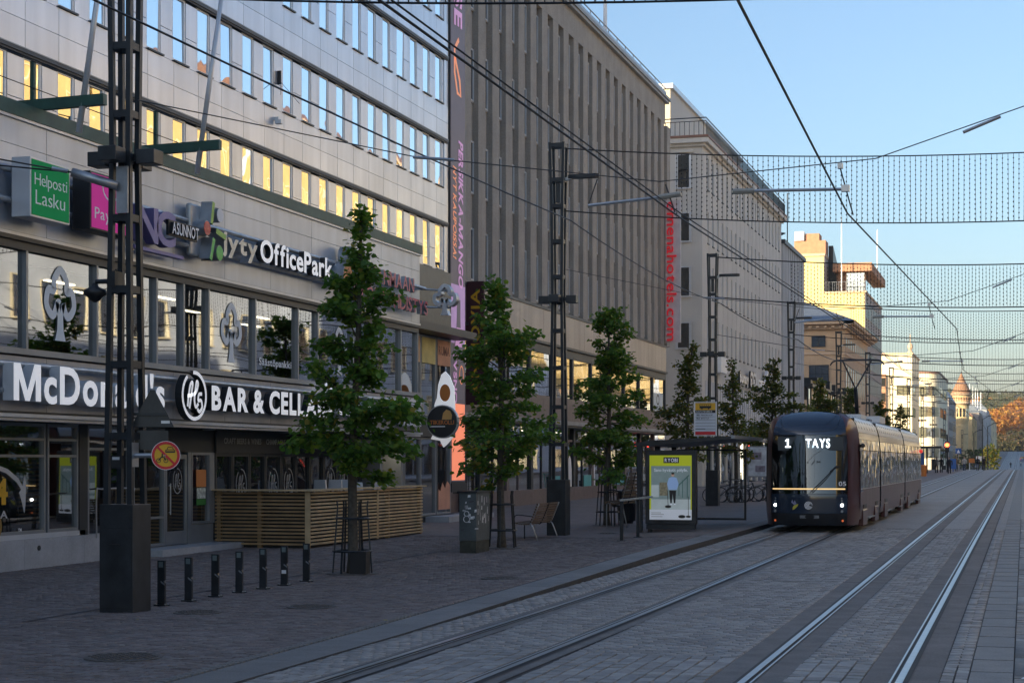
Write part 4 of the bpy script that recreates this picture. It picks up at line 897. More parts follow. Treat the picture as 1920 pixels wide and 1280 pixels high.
b7b = thing('modern_block', 'shaded grey block with balconies beyond the rounded corner building', 'building', (X2, 520, -2))
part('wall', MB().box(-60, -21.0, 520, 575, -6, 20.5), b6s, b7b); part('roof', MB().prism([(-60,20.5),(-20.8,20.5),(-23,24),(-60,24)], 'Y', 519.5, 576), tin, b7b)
for i in range(8):
    for z in (15.6, 11.4, 7.2, 3): fwin(b7b, 523+6.5*i, 525+6.5*i, -21.0, z, z+2.2, 'X', mat=shopg)
# tower house
tw = thing('tower_house', 'ornate house with a round corner tower under a conical brown roof', 'building', (-20.5, 600, 1))
stn = M('stone_warm', (.60,.45,.24), .85, 0, .1, .8)
part('wall', MB().box(-55, -21.6, 600, 660, -4, 19), stn, tw); part('roof', MB().add([(-55,599.5,19),(-21.2,599.5,19),(-21.2,660,19),(-55,660,19),(-46,606,24.5),(-27,606,24.5),(-27,652,24.5),(-46,652,24.5)],[(0,1,5,4),(1,2,6,5),(2,3,7,6),(3,0,4,7),(4,5,6,7)]), tin_r, tw)
part('tower', MB().lathe([(2.2,-4),(2.2,14.5),(2.55,16.0),(2.55,20.5),(2.9,21.5),(2.9,24.2)], -20.2, 601, 24), stn, tw)
tb = MB()
for i in range(24): t_ = 2*math.pi*i/24; tb.box(-20.2+2.9*math.cos(t_)-.15,-20.2+2.9*math.cos(t_)+.15,601+2.9*math.sin(t_)-.15,601+2.9*math.sin(t_)+.15,22.3,23.6)
part('tower_frieze', tb, brickr, tw)
part('cornice', MB().lathe([(2.9,21.2),(3.1,21.5),(3.1,21.8),(2.92,22.0)], -20.2, 601, 24).lathe([(2.9,24.0),(3.5,24.5),(3.5,24.9),(3.0,24.9)], -20.2, 601, 24), b5t, tw)
part('tower_roof', MB().lathe([(3.35,24.9),(2.2,27.3),(1.1,29.6),(.15,31.6)], -20.2, 601, 24), M('tile_brown', (.30,.16,.09), .7, 0, .12, 1), tw); part('finial', MB().ball((-20.2,601,31.9),.3).tube((-20.2,601,31.9),(-20.2,601,33),.06), cable_s, tw)
for i in range(-3, 4):
    t_ = -math.pi/2+.35+.42*i; cx, cy = -20.2+2.56*math.cos(t_), 601+2.56*math.sin(t_)
    part('tower_window', MB().bar((cx,cy,17.0),(cx,cy,19.8),.62,.12,(math.cos(t_),math.sin(t_),0)), darkg, tw)
for x in (-24.5,-28,-31.5):
    for z in (14.5,10,5.5): fwin(tw, x, x+1.3, 600, z, z+2.6, nz=2)
for i in range(8):
    for z in (14.5,10,5.5): fwin(tw, 608+6*i, 609.6+6*i, -21.6, z, z+2.6, 'X')
far = [(-18.6,672,40,19,stn,tin_r,'ochre stone house with red roof just beyond the tower house'),(-17.2,716,40,21.5,b6s,tin,'grey bay-windowed house with chimneys farther down the street'),(-15.2,760,60,24,b4m,tin,'pale violet rendered house near the street end'),(-13.6,826,50,21,b7m,tin_r,'last pale house at the foot of the hill')]
for i, (x, y, l, h, m, rf_, lab) in enumerate(far):
    b = thing('far_house', lab, 'house', (x, y, gy(y))); g = gy(y)-3
    part('wall', MB().box(x-30, x, y, y+l, g, h), m, b); part('roof', MB().prism([(x-30,h),(x+.4,h),(x-3,h+3.5),(x-27,h+3.5)], 'Y', y-.3, y+l), rf_, b)
    for q in (y+4, y+l-12): part('bay', MB().box(x, x+.9, q, q+4, g+5, h-1), m, b)
    part('chimney', MB().box(x-4,x-3,y+2,y+3.5,h+2,h+5.4), brickr, b); part('chimney', MB().box(x-6,x-5,y+15,y+17,h+2,h+5), brickr, b)
    for k in range(int(l/5)):
        for z in range(int((h-6)/3.8)): fwin(b, y+1.5+5*k, y+2.9+5*k, x+(.9 if 4 <= 1.5+5*k <= 7 else 0), h-3.6-3.8*z, h-1.6-3.8*z, 'X')
    for xx in (-4,-8):
        for z in range(int((h-6)/3.8)): fwin(b, x+xx, x+xx+1.4, y, h-3.6-3.8*z, h-1.4-3.8*z, nz=1)
for i, px_ in enumerate((1818,1824,1829,1833,1839)):
    yy = 716+9*i; d = ray(px_, 0); x = d[0]*yy/d[1]
    solo('flagpole', MB().path([(x,yy,19),(x,yy,30.5),(x,yy,33-.4*i)],[.22,.18,.1],6), white, 'slim white flagpole over the roofs at the street end, '+('first','second','middle','fourth','last')[i]+' from the tower', 'flagpole', 'flagpoles at the street end')
# ---------------------------------------------------------------- the row across the street (seen in the window reflections) and behind
mats = (opp_b, opp_c, opp_b, opp_c)
yy = -90; i = 0
ow = MB().box(-.02,.12,-.08,1.38,-.08,0).box(-.02,.05,-.08,0,0,2.1).box(-.02,.05,1.3,1.38,0,2.1).box(-.02,.05,-.08,1.38,2.1,2.18).mesh('window'); op = MB().quad((-.02,0,0),(-.02,0,2.1),(-.02,1.3,2.1),(-.02,1.3,0)).mesh('pane')
for i, (y, l, h) in enumerate(((14,24,11),(40,28,13.5),(70,36,24),(108,40,25.5),(150,44,20),(196,60,18),(258,70,20),(330,90,22))):
    b = thing('street_front', 'plastered town house across the street, seen only in window reflections', 'building', (12.2, y, gy(y)), group='house row across the street')
    part('wall', MB().box(12.2, 40, y, y+l-.5, gy(y)-2, h), mats[i % 4], b); part('sunlit_ochre_band', MB().box(12.12, 12.2, y, y+l-.5, h-7.2, h), opp_a, b); part('cornice', MB().box(11.7, 40, y-.2, y+l-.3, h, h+.5).box(11.95, 12.2, y, y+l-.5, 4.3, 4.7), b5t, b)  # ochre band added so upper panes mirror a sunlit wall
    part('roof', MB().prism([(12,h+.5),(40,h+.5),(36,h+4),(17,h+3.4)], 'Y', y, y+l-.5), tin_r, b)
    n = int((l-1)/2.9)
    for k in range(n):
        for z in [5.6+3.55*q for q in range(int((h-6.2)/3.55)+1)]:
            if z+2.4 > h: continue
            w = inst('window', ow, b, (12.12, y+.9+2.9*k, z), b7m, 0); w.scale.x = -1; p = inst('pane', op, w, (12.12, y+.9+2.9*k, z), darkg)
        part('shop_pane', MB().box(12.1,12.19,y+.6+2.9*k,y+3.0+2.9*k,gy(y)+.6,3.6), darkg, b)
b = thing('rear_building', 'grey plastered building behind the viewpoint next to the office building', 'building', (-18.6,-60,-1)); part('wall', MB().box(-48,-18.6,-140,-18.1,-3,17), b6s, b); part('cornice', MB().box(-48,-18.2,-140,-18.1,17,17.5), b5t, b)
for k in range(36):
    for z in (5,8.5,12): inst('window', ow, b, (-18.6,-138+3.2*k,z), alu)
# ================================================================ pylons of the tramway
def make_pylon():
    t = thing('tramway_pylon', '', 'pylon', group='dark lattice pylons along the platform')
    part('base_box', MB().box(-.26,.26,-.26,.26,-.15,1.50), pole_b, t, local=True, bevel=.008)
    part('door_gap', MB().box(-.25,.25,-.2615,-.2605,.05,1.17), blackp, t, local=True); part('base_door', MB().box(-.238,.238,-.270,-.262,.062,1.158), pole_b, t, local=True); part('door_handle', MB().box(-.1,.06,-.285,-.268,.93,.95), blackp, t, local=True)
    Z = (1.50, 6.4, 8.7, 10.55); Wd = (.185, .125, .145, .185)
    for sx in (-1,1):
        for sy in (-1,1):
            m = MB()
            for (za,a),(zb,b_) in zip(zip(Z,Wd), list(zip(Z,Wd))[1:]): m.bar((sx*a,sy*a,za),(sx*b_,sy*b_,zb),.074,.074,(0,1,0)); 
            part('leg', m, pole_m, t, local=True)
    def w(z):
        for (za,a),(zb,b_) in zip(zip(Z,Wd), list(zip(Z,Wd))[1:]):
            if z <= zb: return a+(b_-a)*(z-za)/(zb-za)
        return Wd[-1]
    for z in (2.45,3.45,4.5,5.5,6.95,7.9,8.85,9.55,10.48):
        a = w(z)+.012; m = MB()
        for s in (-1,1): m.box(-a,a,s*a-.018,s*a+.018,z-.05,z+.05); m.box(s*a-.018,s*a+.018,-a+.019,a-.019,z-.05,z+.05)
        part('cross_plate', m, pole_m, t, local=True)
    for sx, sy in ((1,0),(-1,0),(0,1),(0,-1)):
        cx, cy = sx*.38, sy*.38
        s = part('spotlight', MB().box(cx-.14,cx+.14,cy-.14,cy+.14,6.24,6.44), pole_b, t, local=True, bevel=.008); part('spotlight_arm', MB().box(min(0,sx*.22)-.03,max(0,sx*.22)+.03,min(0,sy*.22)-.03,max(0,sy*.22)+.03,6.3,6.4), pole_m, s, local=True)
    lm = part('luminaire', MB().prism([(.28,-.06),(.5,-.11),(1.05,-.13),(1.13,-.05),(1.13,.05),(1.05,.13),(.5,.11),(.28,.06)],'Z',9.58,9.68), pole_b, t, local=True); part('luminaire_arm', MB().bar((-.1,0,9.52),(.35,0,9.60),.10,.08), steel_g, lm, local=True)
    part('up_light', MB().box(-.06,.06,-.06,.06,8.95,9.5), pole_b, t, local=True)
    return t
PYL = [(-12.1,21.8),(-12.03,45.15),(-12.5,72.0),(-12.3,96.0),(-12.2,120.5),(-12.4,146),(-12.4,172.5),(-12.4,199),(-12.4,226),(-12.3,252),(-12.2,285),(-12.1,322),(-12,362)]
PLAB = ['nearest dark lattice pylon with square base box in front of the restaurant sign','dark lattice pylon standing behind the first slatted bench','dark lattice pylon behind the bus shelter','dark lattice pylon rising over the tram front','dark lattice pylon before the apricot classical building','dark lattice pylon beside the far end of the classical building']
py0 = make_pylon()
for i, (x, y) in enumerate(PYL):
    o = py0 if i == 0 else dup(py0, None, None)
    o.location = (x, y, gz(x, y)); o['label'] = PLAB[i] if i < len(PLAB) else 'small far lattice pylon, %s beyond the classical building in the receding row' % ('first','second','third','fourth','fifth','sixth','seventh')[i-6]
    if i == 0:
        for ch in [c for c in o.children if c.name.startswith(('luminaire','up_light'))]: pass
PX, PY_, PZ = PYL[0][0], PYL[0][1], gz(*PYL[0])
# things on the nearest pylon
t = thing('prohibition_sign', 'round yellow traffic sign with red rim, car and motorcycle on a short arm', 'traffic sign', (PX+.72, PY_-.05, PZ+2.2))
sgf = frame((PX+.66, PY_-.06, PZ+2.18), right=(.80,.60,0), up=(0,0,1))
part('plate', fpoly(sgf, circ(0,0,.20,n=32), 0, .01), yel, t); part('rim', stroke(sgf, circ(0,0,.178,n=32), .042, .0105, .014, closed=True), red_l, t); part('edge', stroke(sgf, circ(0,0,.198,n=32), .006, .0105, .015, closed=True), white_l, t)
part('slash', stroke(sgf, [(-.125,.125),(.125,-.125)], .03, .0145, .017), red_l, t)
part('car_symbol', stroke(sgf, [(-.005,.045),(-.005,.07),(.015,.08),(.03,.115),(.09,.115),(.105,.08),(.125,.07),(.125,.045)], .012, .0105,.0135, stroke(sgf, [(.02,.08),(.1,.08)], .01, .0105,.0135, stroke(sgf, [(-.005,.055),(.125,.055)], .014, .0105,.0135)), closed=True), blackp, t)
mo = MB(); stroke(sgf, circ(-.10,-.07,.028,n=12), .009, .0105, .0135, mo, closed=True); stroke(sgf, circ(0.0,-.07,.028,n=12), .009, .0105, .0135, mo, closed=True); stroke(sgf, [(-.1,-.07),(-.06,-.02),(-.02,-.03),(0,-.07)], .016, .0105, .0135, mo); stroke(sgf, [(-.05,-.02),(-.05,.02),(-.03,.03)], .018, .0105, .0135, mo)
part('motorcycle_symbol', mo, blackp, t)
part('arm', MB().tube((PX+.20,PY_-.12,PZ+2.18),(PX+.66,PY_-.05,PZ+2.18),.035), steel_g, t); part('clamp', MB().box(PX+.18,PX+.22,PY_-.2,PY_-.02,PZ+2.02,PZ+2.36), steel_g, t)
t = thing('triangle_sign_back', 'dark back of a triangular traffic sign on the nearest pylon', 'traffic sign', (PX+.4, PY_+.1, PZ+2.4))
tf = frame((PX+.36, PY_+.12, PZ+2.58), right=(.93,.36,0), up=(0,0,1))
part('plate', fpoly(tf, [(-.30,0),(.30,0),(.03,.52),(-.03,.52)], 0, .006), pole_b, t); part('lower_plate', fpoly(tf, [(-.22,-.32),(.22,-.32),(.22,-.05),(-.22,-.05)], 0, .006), pole_b, t)
part('maker_label', fpoly(tf, [(.12,.05),(.24,.05),(.24,.09),(.12,.09)], .0065, .008), alu, t); part('stiffener', fpoly(tf, [(-.3,.16),(.2,.16),(.2,.2),(-.3,.2)], .006, .03), pole_m, t)
t = thing('dome_camera', 'black dome camera on a short arm of the nearest pylon', 'camera', (PX-.35, PY_-.1, PZ+4.6))
part('arm', MB().tube((PX-.13,PY_-.1,PZ+4.62),(PX-.40,PY_-.1,PZ+4.62),.035).box(PX-.17,PX-.05,PY_-.2,PY_,PZ+4.53,PZ+4.75), pole_b, t); part('dome', MB().lathe([(.03,PZ+4.60),(.05,PZ+4.55),(.16,PZ+4.50),(.165,PZ+4.44),(.10,PZ+4.40),(.07,PZ+4.36),(.02,PZ+4.33)][::-1], PX-.42, PY_-.1, 18), blackp, t, smooth=True)
t = thing('cable_anchor', 'galvanised tube bracket anchoring two span wires to the nearest pylon', 'bracket', (PX-.1, PY_-.2, PZ+5.9))
part('tube', MB().tube((PX+.02,PY_-.26,PZ+5.92),(PX-.55,PY_-.50,PZ+6.10),.065), steel_g, t, smooth=True); part('plate', MB().box(PX-.02,PX+.16,PY_-.22,PY_-.20,PZ+5.55,PZ+6.2), steel_g, t)
part('wire', MB().path([(PX-.55,PY_-.5,PZ+6.1),(PX-6.1,PY_-2.8,PZ+7.1)], .012, 5).path([(PX-.55,PY_-.5,PZ+6.1),(PX-6.1,PY_-1.2,PZ+6.75)], .012, 5), cable_m, t); part('turnbuckle', MB().tube((PX-.6,PY_-.52,PZ+6.11),(PX-.8,PY_-.6,PZ+6.15),.03), steel_g, t)
t = thing('control_box', 'small black box with a white print strapped to the nearest pylon', 'box', (PX, PY_-.25, PZ+2.1)); part('box', MB().box(PX-.08,PX+.08,PY_-.27,PY_-.18,PZ+2.0,PZ+2.18), blackp, t); part('print', MB().box(PX-.05,PX+.06,PY_-.274,PY_-.271,PZ+2.12,PZ+2.16), alu, t)
# ---------------------------------------------------------------- bollards
def make_bollard():
    t = thing('bollard', '', 'bollard', group='row of flat black bollards')
    m = MB(); m.prism([(-.063,0),(.063,0),(.063,.33),(.048,.36),(.063,.39),(.063,.66),(-.063,.66),(-.063,0)][:7], 'Y', -.02, .02)
    part('post', m, pole_b, t, local=True, bevel=.004); part('base_plate', MB().box(-.10,.10,-.06,.06,-.01,.02), pole_b, t, local=True)
    b = MB()
    for s in (-1,1): b.lathe([(.012,.02),(.012,.035)], s*.082, -.035, 8).lathe([(.012,.02),(.012,.035)], s*.082, .035, 8)
    part('bolt', b, steel_g, t, local=True); part('window_plate', MB().box(-.036,.036,-.024,-.0205,.56,.64), M('bollard_reflector', (.16,.20,.20), .3), t, local=True)
    part('slash_mark', MB().prism([(.0,.34),(.062,.30),(.062,.325),(.0,.365)], 'Y', -.0235, -.0205), alu_d, t, local=True)
    return t
bo = make_bollard()
for i, y in enumerate((22.68,23.48,24.32,25.12,25.96,26.75,27.62)):
    o = bo if i == 0 else dup(bo); x = -12.0+.025*i; o.location = (x, y, gz(x, y)); o.rotation_euler.z = -.12+.06*R.random()
    o['label'] = ('nearest','second','third','middle','fifth','sixth','farthest')[i]+' flat black bollard in the row, counted from the nearest pylon'
    if i == 5:
        s = part('sticker', MB().box(-.04,.045,-.0245,-.0210,.20,.26), white, o, local=True)
# ---------------------------------------------------------------- linden trees and their guards
def leaf_arrays(P, D, size, rg):
    """P leaf base points, D outward directions; returns verts (n,6,3): a folded heart shaped leaf"""
    n = len(P); up = rg.normal(0, .45, (n,3)); up[:,2] += 1.0
    D = D + rg.normal(0, .55, (n,3)); D[:,2] -= .45; D /= np.linalg.norm(D, axis=1)[:,None]
    S = np.cross(D, up); S /= np.linalg.norm(S, axis=1)[:,None]; Nn = np.cross(S, D)
    sz = (size*rg.uniform(.65, 1.25, n))[:,None]
    pts = []
    for l, w, h in ((0,0,0),(.30,.50,.10),(.75,.36,.08),(1.05,0,-.06),(.75,-.36,.08),(.30,-.50,.10)): pts.append(P + D*l*sz + S*w*sz + Nn*h*sz)
    return np.stack(pts, 1)
def leaf_mesh(name, V, mi):
    n = len(V); F_ = np.array([(0,1,2,3),(0,3,4,5)]); Q = (F_[None]+6*np.arange(n)[:,None,None]).reshape(-1,4)
    me = bpy.data.meshes.new(name); me.vertices.add(n*6); me.vertices.foreach_set('co', V.reshape(-1)); me.loops.add(Q.size); me.loops.foreach_set('vertex_index', Q.ravel())
    me.polygons.add(len(Q)); me.polygons.foreach_set('loop_start', np.arange(len(Q))*4); me.polygons.foreach_set('material_index', np.repeat(mi, 2)); me.update(calc_edges=True); me.validate(); return me
def tree(label, x, y, H, rad, base, seed, nleaf, lsize=.105, mats=leaf_m, near=0, yellow=.05, lean=0., shp=.62):
    rg = np.random.default_rng(seed); z0 = gz(x, y)
    t = thing('linden_tree', label, 'tree', (x, y, z0), group='young linden trees along the platform')
    rt = .055+.006*H
    tk = MB(); pts = [(0,0,-.1)]+[(lean*h*h*.01+.03*math.sin(seed+h*1.3), .03*math.cos(seed*2+h), h) for h in np.linspace(.3, H*.97, 9)]
    tk.path(pts, [rt*1.35]+[rt*(1-.9*i/9)+.006 for i in range(9)], 8)
    def at(h):
        for a, b in zip(pts, pts[1:]):
            if h <= b[2]: f = (h-a[2])/(b[2]-a[2]); return np.array([a[j]+(b[j]-a[j])*f for j in range(3)])
        return np.array(pts[-1])
    P = []; D = []
    nb = int(20+H*6); wts = []
    for i in range(nb):
        f = (i+rg.random())/nb; h = base*.95+(H-base)*f*.96; az = i*2.399+rg.normal(0,.35)
        prof = min(1, .74+1.5*f) if f < .18 else (1.0-(f-.18)/.82)**shp if f < 1 else 0
        L_ = rad*max(.2, prof)*rg.uniform(.55,1.2)*(1+.30*math.sin(f*15+seed*1.7)+.15*math.sin(az*2+seed)); L_ *= 1.25 if rg.random() < .12 else 1
        el = math.radians(24+36*f+rg.normal(0,13)); o = at(h); q = [o]; d = np.array([math.cos(az)*math.cos(el), math.sin(az)*math.cos(el), math.sin(el)])
        seg = 5
        for k in range(seg):
            d = d + np.array([0,0,-.10]) + rg.normal(0,.13,3); d /= np.linalg.norm(d); q.append(q[-1]+d*L_/seg)
        r0 = .010+.012*L_; tk.path([tuple(p) for p in q], [r0*(1-.8*k/seg) for k in range(seg+1)], 4)
        tw = [q]
        for k in range(2, seg):                         # side twigs
            for s in (-1, 1):
                if rg.random() < .85:
                    a = np.cross(q[k+1]-q[k], (0,0,1)); a = a/np.linalg.norm(a)*s + (q[k+1]-q[k])/np.linalg.norm(q[k+1]-q[k])*.7; a /= np.linalg.norm(a); l2 = L_*rg.uniform(.22,.5)
                    e = q[k]+a*l2+np.array([0,0,-.05*l2]); tk.path([tuple(q[k]), tuple(e)], [r0*.4, r0*.15], 3); tw.append([q[k], q[k]+a*l2*.5, e])
        for w in tw:
            for a, b in zip(w, w[1:]):
                l = np.linalg.norm(b-a); m = max(1, int(l*78*(nleaf/2600.)))
                for _ in range(m):
                    u = rg.random()
                    if w is q and np.linalg.norm(a-o) < .22*L_ and rg.random() < .8: continue
                    P.append(a+(b-a)*u+rg.normal(0,.075,3)); D.append((b-a)/l + .25*(a-o)/max(.1, np.linalg.norm(a-o)))
    for k in range(int(14*nleaf/2600)+6): P.append(at(H*rg.uniform(.9,.97))+rg.normal(0,.07,3)); D.append(rg.normal(0,1,3)*.5+np.array([0,0,.4]))
    P = np.array(P); D = np.array(D); V = leaf_arrays(P, D, lsize, rg)
    cl = np.sin(P[:,0]*3.1+seed)+np.sin(P[:,1]*2.7+seed*2)+np.sin(P[:,2]*2.3+seed*3)
    rr = rg.random(len(P)); mi = np.where(rr < .48, 0, np.where(rr < .78, 1, 2)); mi = np.where((rr > 1-yellow*2.2) & (cl > .9), 3, np.where(rr > 1-yellow*.25, 3, mi))
    part('trunk', tk, bark, t, local=True, smooth=True)
    idx = np.arange(len(P)); pick = []
    if near: dd = P[:,0]*SN*-1+P[:,1]*CS; pick = np.argsort(dd)[:near]; keep = np.setdiff1d(idx, pick)
    else: keep = idx
    _link('crown', leaf_mesh('crown', V[keep], mi[keep]), mats, t, ORG[t.name], kind='stuff')
    for k in pick:
        b = P[k]; o = _link('leaf', leaf_mesh('leaf', (V[k:k+1]-b), np.array([0])), mats[mi[k]], t, ORG[t.name]); o.location = tuple(b)
    return t
TREES = [(-11.83,29.7,6.7,1.10,1.75,'nearest linden tree in a black guard before the wooden terrace fence'),(-11.68,38.7,6.3,1.18,1.55,'linden tree with yellow leaf patches between utility cabinet and slatted bench'),(-12.2,51.6,6.75,1.18,1.6,'dense dark linden tree beside the litter bin'),(-12.35,65.2,6.55,1.05,2.2,'linden tree behind the bus stop board'),(-12.5,78,6.4,1.1,2.2,'thin crowned linden tree by the parked bicycles'),(-12.5,89.5,7.1,1.25,2.2,'linden tree half hidden by the tram front')]
for i, (x, y, H, r, b, lab) in enumerate(TREES):
    tree(lab, x, y, H, r, b, 21+i, (2900,2300,2500,1600,1050,1500)[i], (.104,.108,.108,.115,.125,.125)[i], leaf_m if i < 3 else leaf_far, near=300 if i == 0 else 0, yellow=(.05,.12,.03,.12,.14,.12)[i], shp=(.78,.5,.42,.62,.85,.55)[i], lean=(.5,-.3,.2,.6,-.5,.3)[i])
for i, (x, y, H) in enumerate(((-12.5,112,7.0),(-12.5,132,7.2),(-12.4,160,7.0),(-12.4,186,7.5))):
    tree(['dark tree top showing over the tram roof behind the pantograph','dark tree top over the rear half of the tram roof','tree at the far end of the tram, nearer of two','tree at the far end of the tram, farther of two'][i], x, y, H, 1.5, 2.0, 51+i, 900, .17, leaf_far, yellow=.05)
def make_guard():
    t = thing('tree_guard', '', 'tree guard', group='black steel tree guards')
    for k in range(6):
        a = 2*math.pi*k/6+.3; c_, s_ = math.cos(a), math.sin(a)
        part('bar', MB().bar((.36*c_,.36*s_,-.02),(.27*c_,.27*s_,1.22),.028,.028,(c_,s_,0)).bar((.27*c_,.27*s_,1.22),(.285*c_,.285*s_,1.34),.024,.024,(c_,s_,0)), pole_m, t, local=True)
    for r, z in ((.35,.42),(.30,1.02)): part('ring', MB().torus((0,0,z),(0,0,1),r,.022,20,6), pole_m, t, local=True)
    part('root_plate', MB().lathe([(.48,-.02),(.48,.012),(.42,.018)], n=24), cast, t, local=True)
    return t
gd = make_guard()
for i, (x, y, *_r) in enumerate(TREES[:6]):
    o = gd if i == 0 else dup(gd); o.location = (x, y, gz(x, y)); o.rotation_euler.z = i*.4
    o['label'] = 'black barred tree guard around the '+('nearest linden before the terrace','linden beside the utility cabinet','linden beside the litter bin','linden behind the bus stop board','linden by the bicycles','linden hidden by the tram')[i]
solo('planter_box', MB().box(-11.76,-11.45,29.4,29.62,.14,.56), blackp, 'small black box standing at the foot of the nearest linden', 'box')
# ---------------------------------------------------------------- wooden terrace
t = thing('terrace_fence', 'slatted wooden terrace enclosure of pale battens in front of the bar', 'fence', (-16, 40, .17))
zb = .16
for i in range(15):
    z = zb+.08+.0845*i; a = -19.2 if i < 16 else -19.2
    part('slat', MB().box(-18.33,-15.93,37.28,37.31,z,z+.045), wood_d, t)
    part('slat', MB().box(-15.93,-15.90,37.32+.02*R.random(),45.15,z+.004*R.random(),z+.045+.004*R.random()), wood, t)
for p in ((-15.985,37.33),(-15.985,40.0),(-15.985,42.6),(-15.985,45.1),(-17.2,37.36),(-18.25,37.36)): part('post', MB().box(p[0]-.05,p[0]+.05,p[1]-.05,p[1]+.05,zb-.1,zb+1.34), wood_d, t)
part('corner_board', MB().box(-16.02,-15.89,37.26,37.279,zb+.05,zb+1.32).box(-15.899,-15.88,41.6,41.7,zb+.05,zb+1.32), wood, t)
part('top_board', MB().box(-18.4,-15.6,37.15,37.55,zb+1.34,zb+1.375).box(-16.25,-15.82,37.56,45.25,zb+1.34,zb+1.375), wood, t)
part('backing', MB().box(-18.3,-16.05,37.42,37.44,zb,zb+1.3), blackp, t); part('backing', MB().box(-16.06,-16.04,37.5,45.1,zb,zb+1.3), blackp, t)  # black sheets added so the gaps between slats look shaded
part('deck', MB().box(-18.2,-16.1,37.5,45.1,zb-.1,zb+.12), wood_d, t)
def make_chair():
    t = thing('terrace_chair', '', 'chair', group='silver chairs on the terrace')
    part('backrest', MB().prism([(-.22,.75),(.22,.75),(.19,1.02),(-.19,1.02)], 'X', -.02, .02), alu, t, local=True); part('seat', MB().box(0,.42,-.22,.22,.43,.46), alu, t, local=True)
    for sx in (0,.4):
        for s in (-.2,.2): part('leg', MB().tube((sx,s,0),(sx,s,.44 if sx else .78),.014), alu_d, t, local=True)
    return t
ch = make_chair()
for i, (x, y, rz) in enumerate(((-17.0,40.5,1.2),(-16.75,40.9,1.3),(-16.6,41.2,1.35),(-17.2,43.4,2.0),(-16.7,44.0,2.4))):
    o = ch if i == 0 else dup(ch); o.location = (x, y, zb+.55 if i < 3 else zb+.45); o.rotation_euler.z = rz
    o['label'] = ('leftmost of the three silver chairs grouped behind the terrace fence corner','middle one of the three silver chairs behind the terrace fence corner','right one of the three silver chairs behind the terrace fence corner','silver chair behind the terrace fence, left of the linden trunk','silver chair behind the terrace fence, right of the linden trunk')[i]
part('raised_floor', MB().box(-18.2,-16.1,40,44.6,zb+.12,zb+.56), wood_d, bpy.data.objects['terrace_fence'])
# ---------------------------------------------------------------- utility cabinet with stickers
z = gz(-11.8,37); t = thing('utility_cabinet', 'grey utility cabinet covered with torn stickers on a dark plinth', 'cabinet', (-11.8, 36.9, z))
part('body', MB().box(-12.02,-11.62,36.55,37.55,z+.26,z+1.33), M('cabinet_grey', (.095,.115,.12), .5, .1, .2, 4, streak=.3, fine=.15), t, bevel=.01); part('plinth', MB().box(-12.01,-11.63,36.56,37.54,z-.05,z+.258), M('plinth_moss', (.05,.052,.04), .85, 0, .4, 6), t); part('lid', MB().box(-12.05,-11.59,36.52,37.58,z+1.332,z+1.37), pole_b, t)
stk = [M('sticker_white', (.72,.73,.73), .6, var=.3, vs=14), M('sticker_grey', (.33,.34,.35), .6, var=.4, vs=10), M('sticker_black', (.06,.06,.07), .6, var=.4, vs=12)]
for i in range(16):
    x = -11.98+.33*R.random(); zz = z+.66+.6*R.random() if i < 14 else z+.45+.1*R.random(); w, h = .03+.06*R.random(), .02+.05*R.random(); k = fpoly(frame((0,36.549,0), **FY), [(x,zz),(x+w,zz+.01*R.random()),(x+w*.95,zz+h),(x+.01,zz+h*.9)], .0+.0006*i, .0008+.0006*i)
    part('sticker', k, stk[(0,0,1,0,2)[i % 5]], t)
for i in range(26):
    y = 36.62+.85*R.random(); zz = z+.62+.6*R.random(); w, h = .02+.05*R.random(), .05+.16*R.random(); k = fpoly(frame((-11.62,0,0), **FX), [(y,zz),(y+w,zz-.01*R.random()),(y+w,zz+h),(y+.01,zz+h*.93)], .0+.0006*i, .0008+.0006*i)
    part('sticker', k, stk[(0,1,0)[i % 3]], t)
for cz, r in ((z+.87,.055),(z+.75,.07)): part('sticker', stroke(frame((0,36.535,0), **FY), circ(-11.84,cz,r), .018, .001, .003, closed=True), stk[0], t)
# ---------------------------------------------------------------- benches
def make_bench():
    t = thing('slatted_bench', '', 'bench', group='wooden slatted benches')
    for i in range(8): a = i/7; part('slat', MB().bar((-1.05,-.42+.42*a,.455-.05*math.sin(a*2.2)+(.03 if i == 0 else 0)*-1),(1.05,-.42+.42*a,.455-.05*math.sin(a*2.2)-(.03 if i == 0 else 0)),.05,.028), bench_w, t, local=True)
    for i in range(8): a = i/7; part('slat', MB().bar((-1.05,.06+.17*a,.47+.44*a),(1.05,.06+.17*a,.47+.44*a),.030,.048), bench_w, t, local=True)
    for x in (-.98, 0, .98):
        f = MB().path(spline([(x,-.40,0),(x,-.40,.36),(x,-.34,.42),(x,-.05,.40),(x,.05,.44),(x,.26,.93)],4), .017, 6)
        if x: f.path(spline([(x,.0,.41),(x,.08,.36),(x,.22,0)],4), .017, 6)
        part('frame', f, pole_m if x == 0 else steel_g, t, local=True, smooth=True)
    for x in (-1.0, 1.0): part('armrest', MB().path(spline([(x,-.38,.40),(x,-.38,.58),(x,-.30,.64),(x,-.05,.62),(x,.12,.60)],4), .014, 6), pole_m, t, local=True, smooth=True)
    return t
bc = make_bench(); bc.location = (-12.02,43.2,gz(-12,43.2)); bc.rotation_euler.z = -math.pi/2; bc['label'] = 'slatted bench with its back to the street before the second pylon'
b_2 = dup(bc, loc=(-11.45,51.0,gz(-11.45,51)), rz=-math.pi/2, label='high backed slatted bench between litter bin and bus shelter', scale=(1,1,1.75))
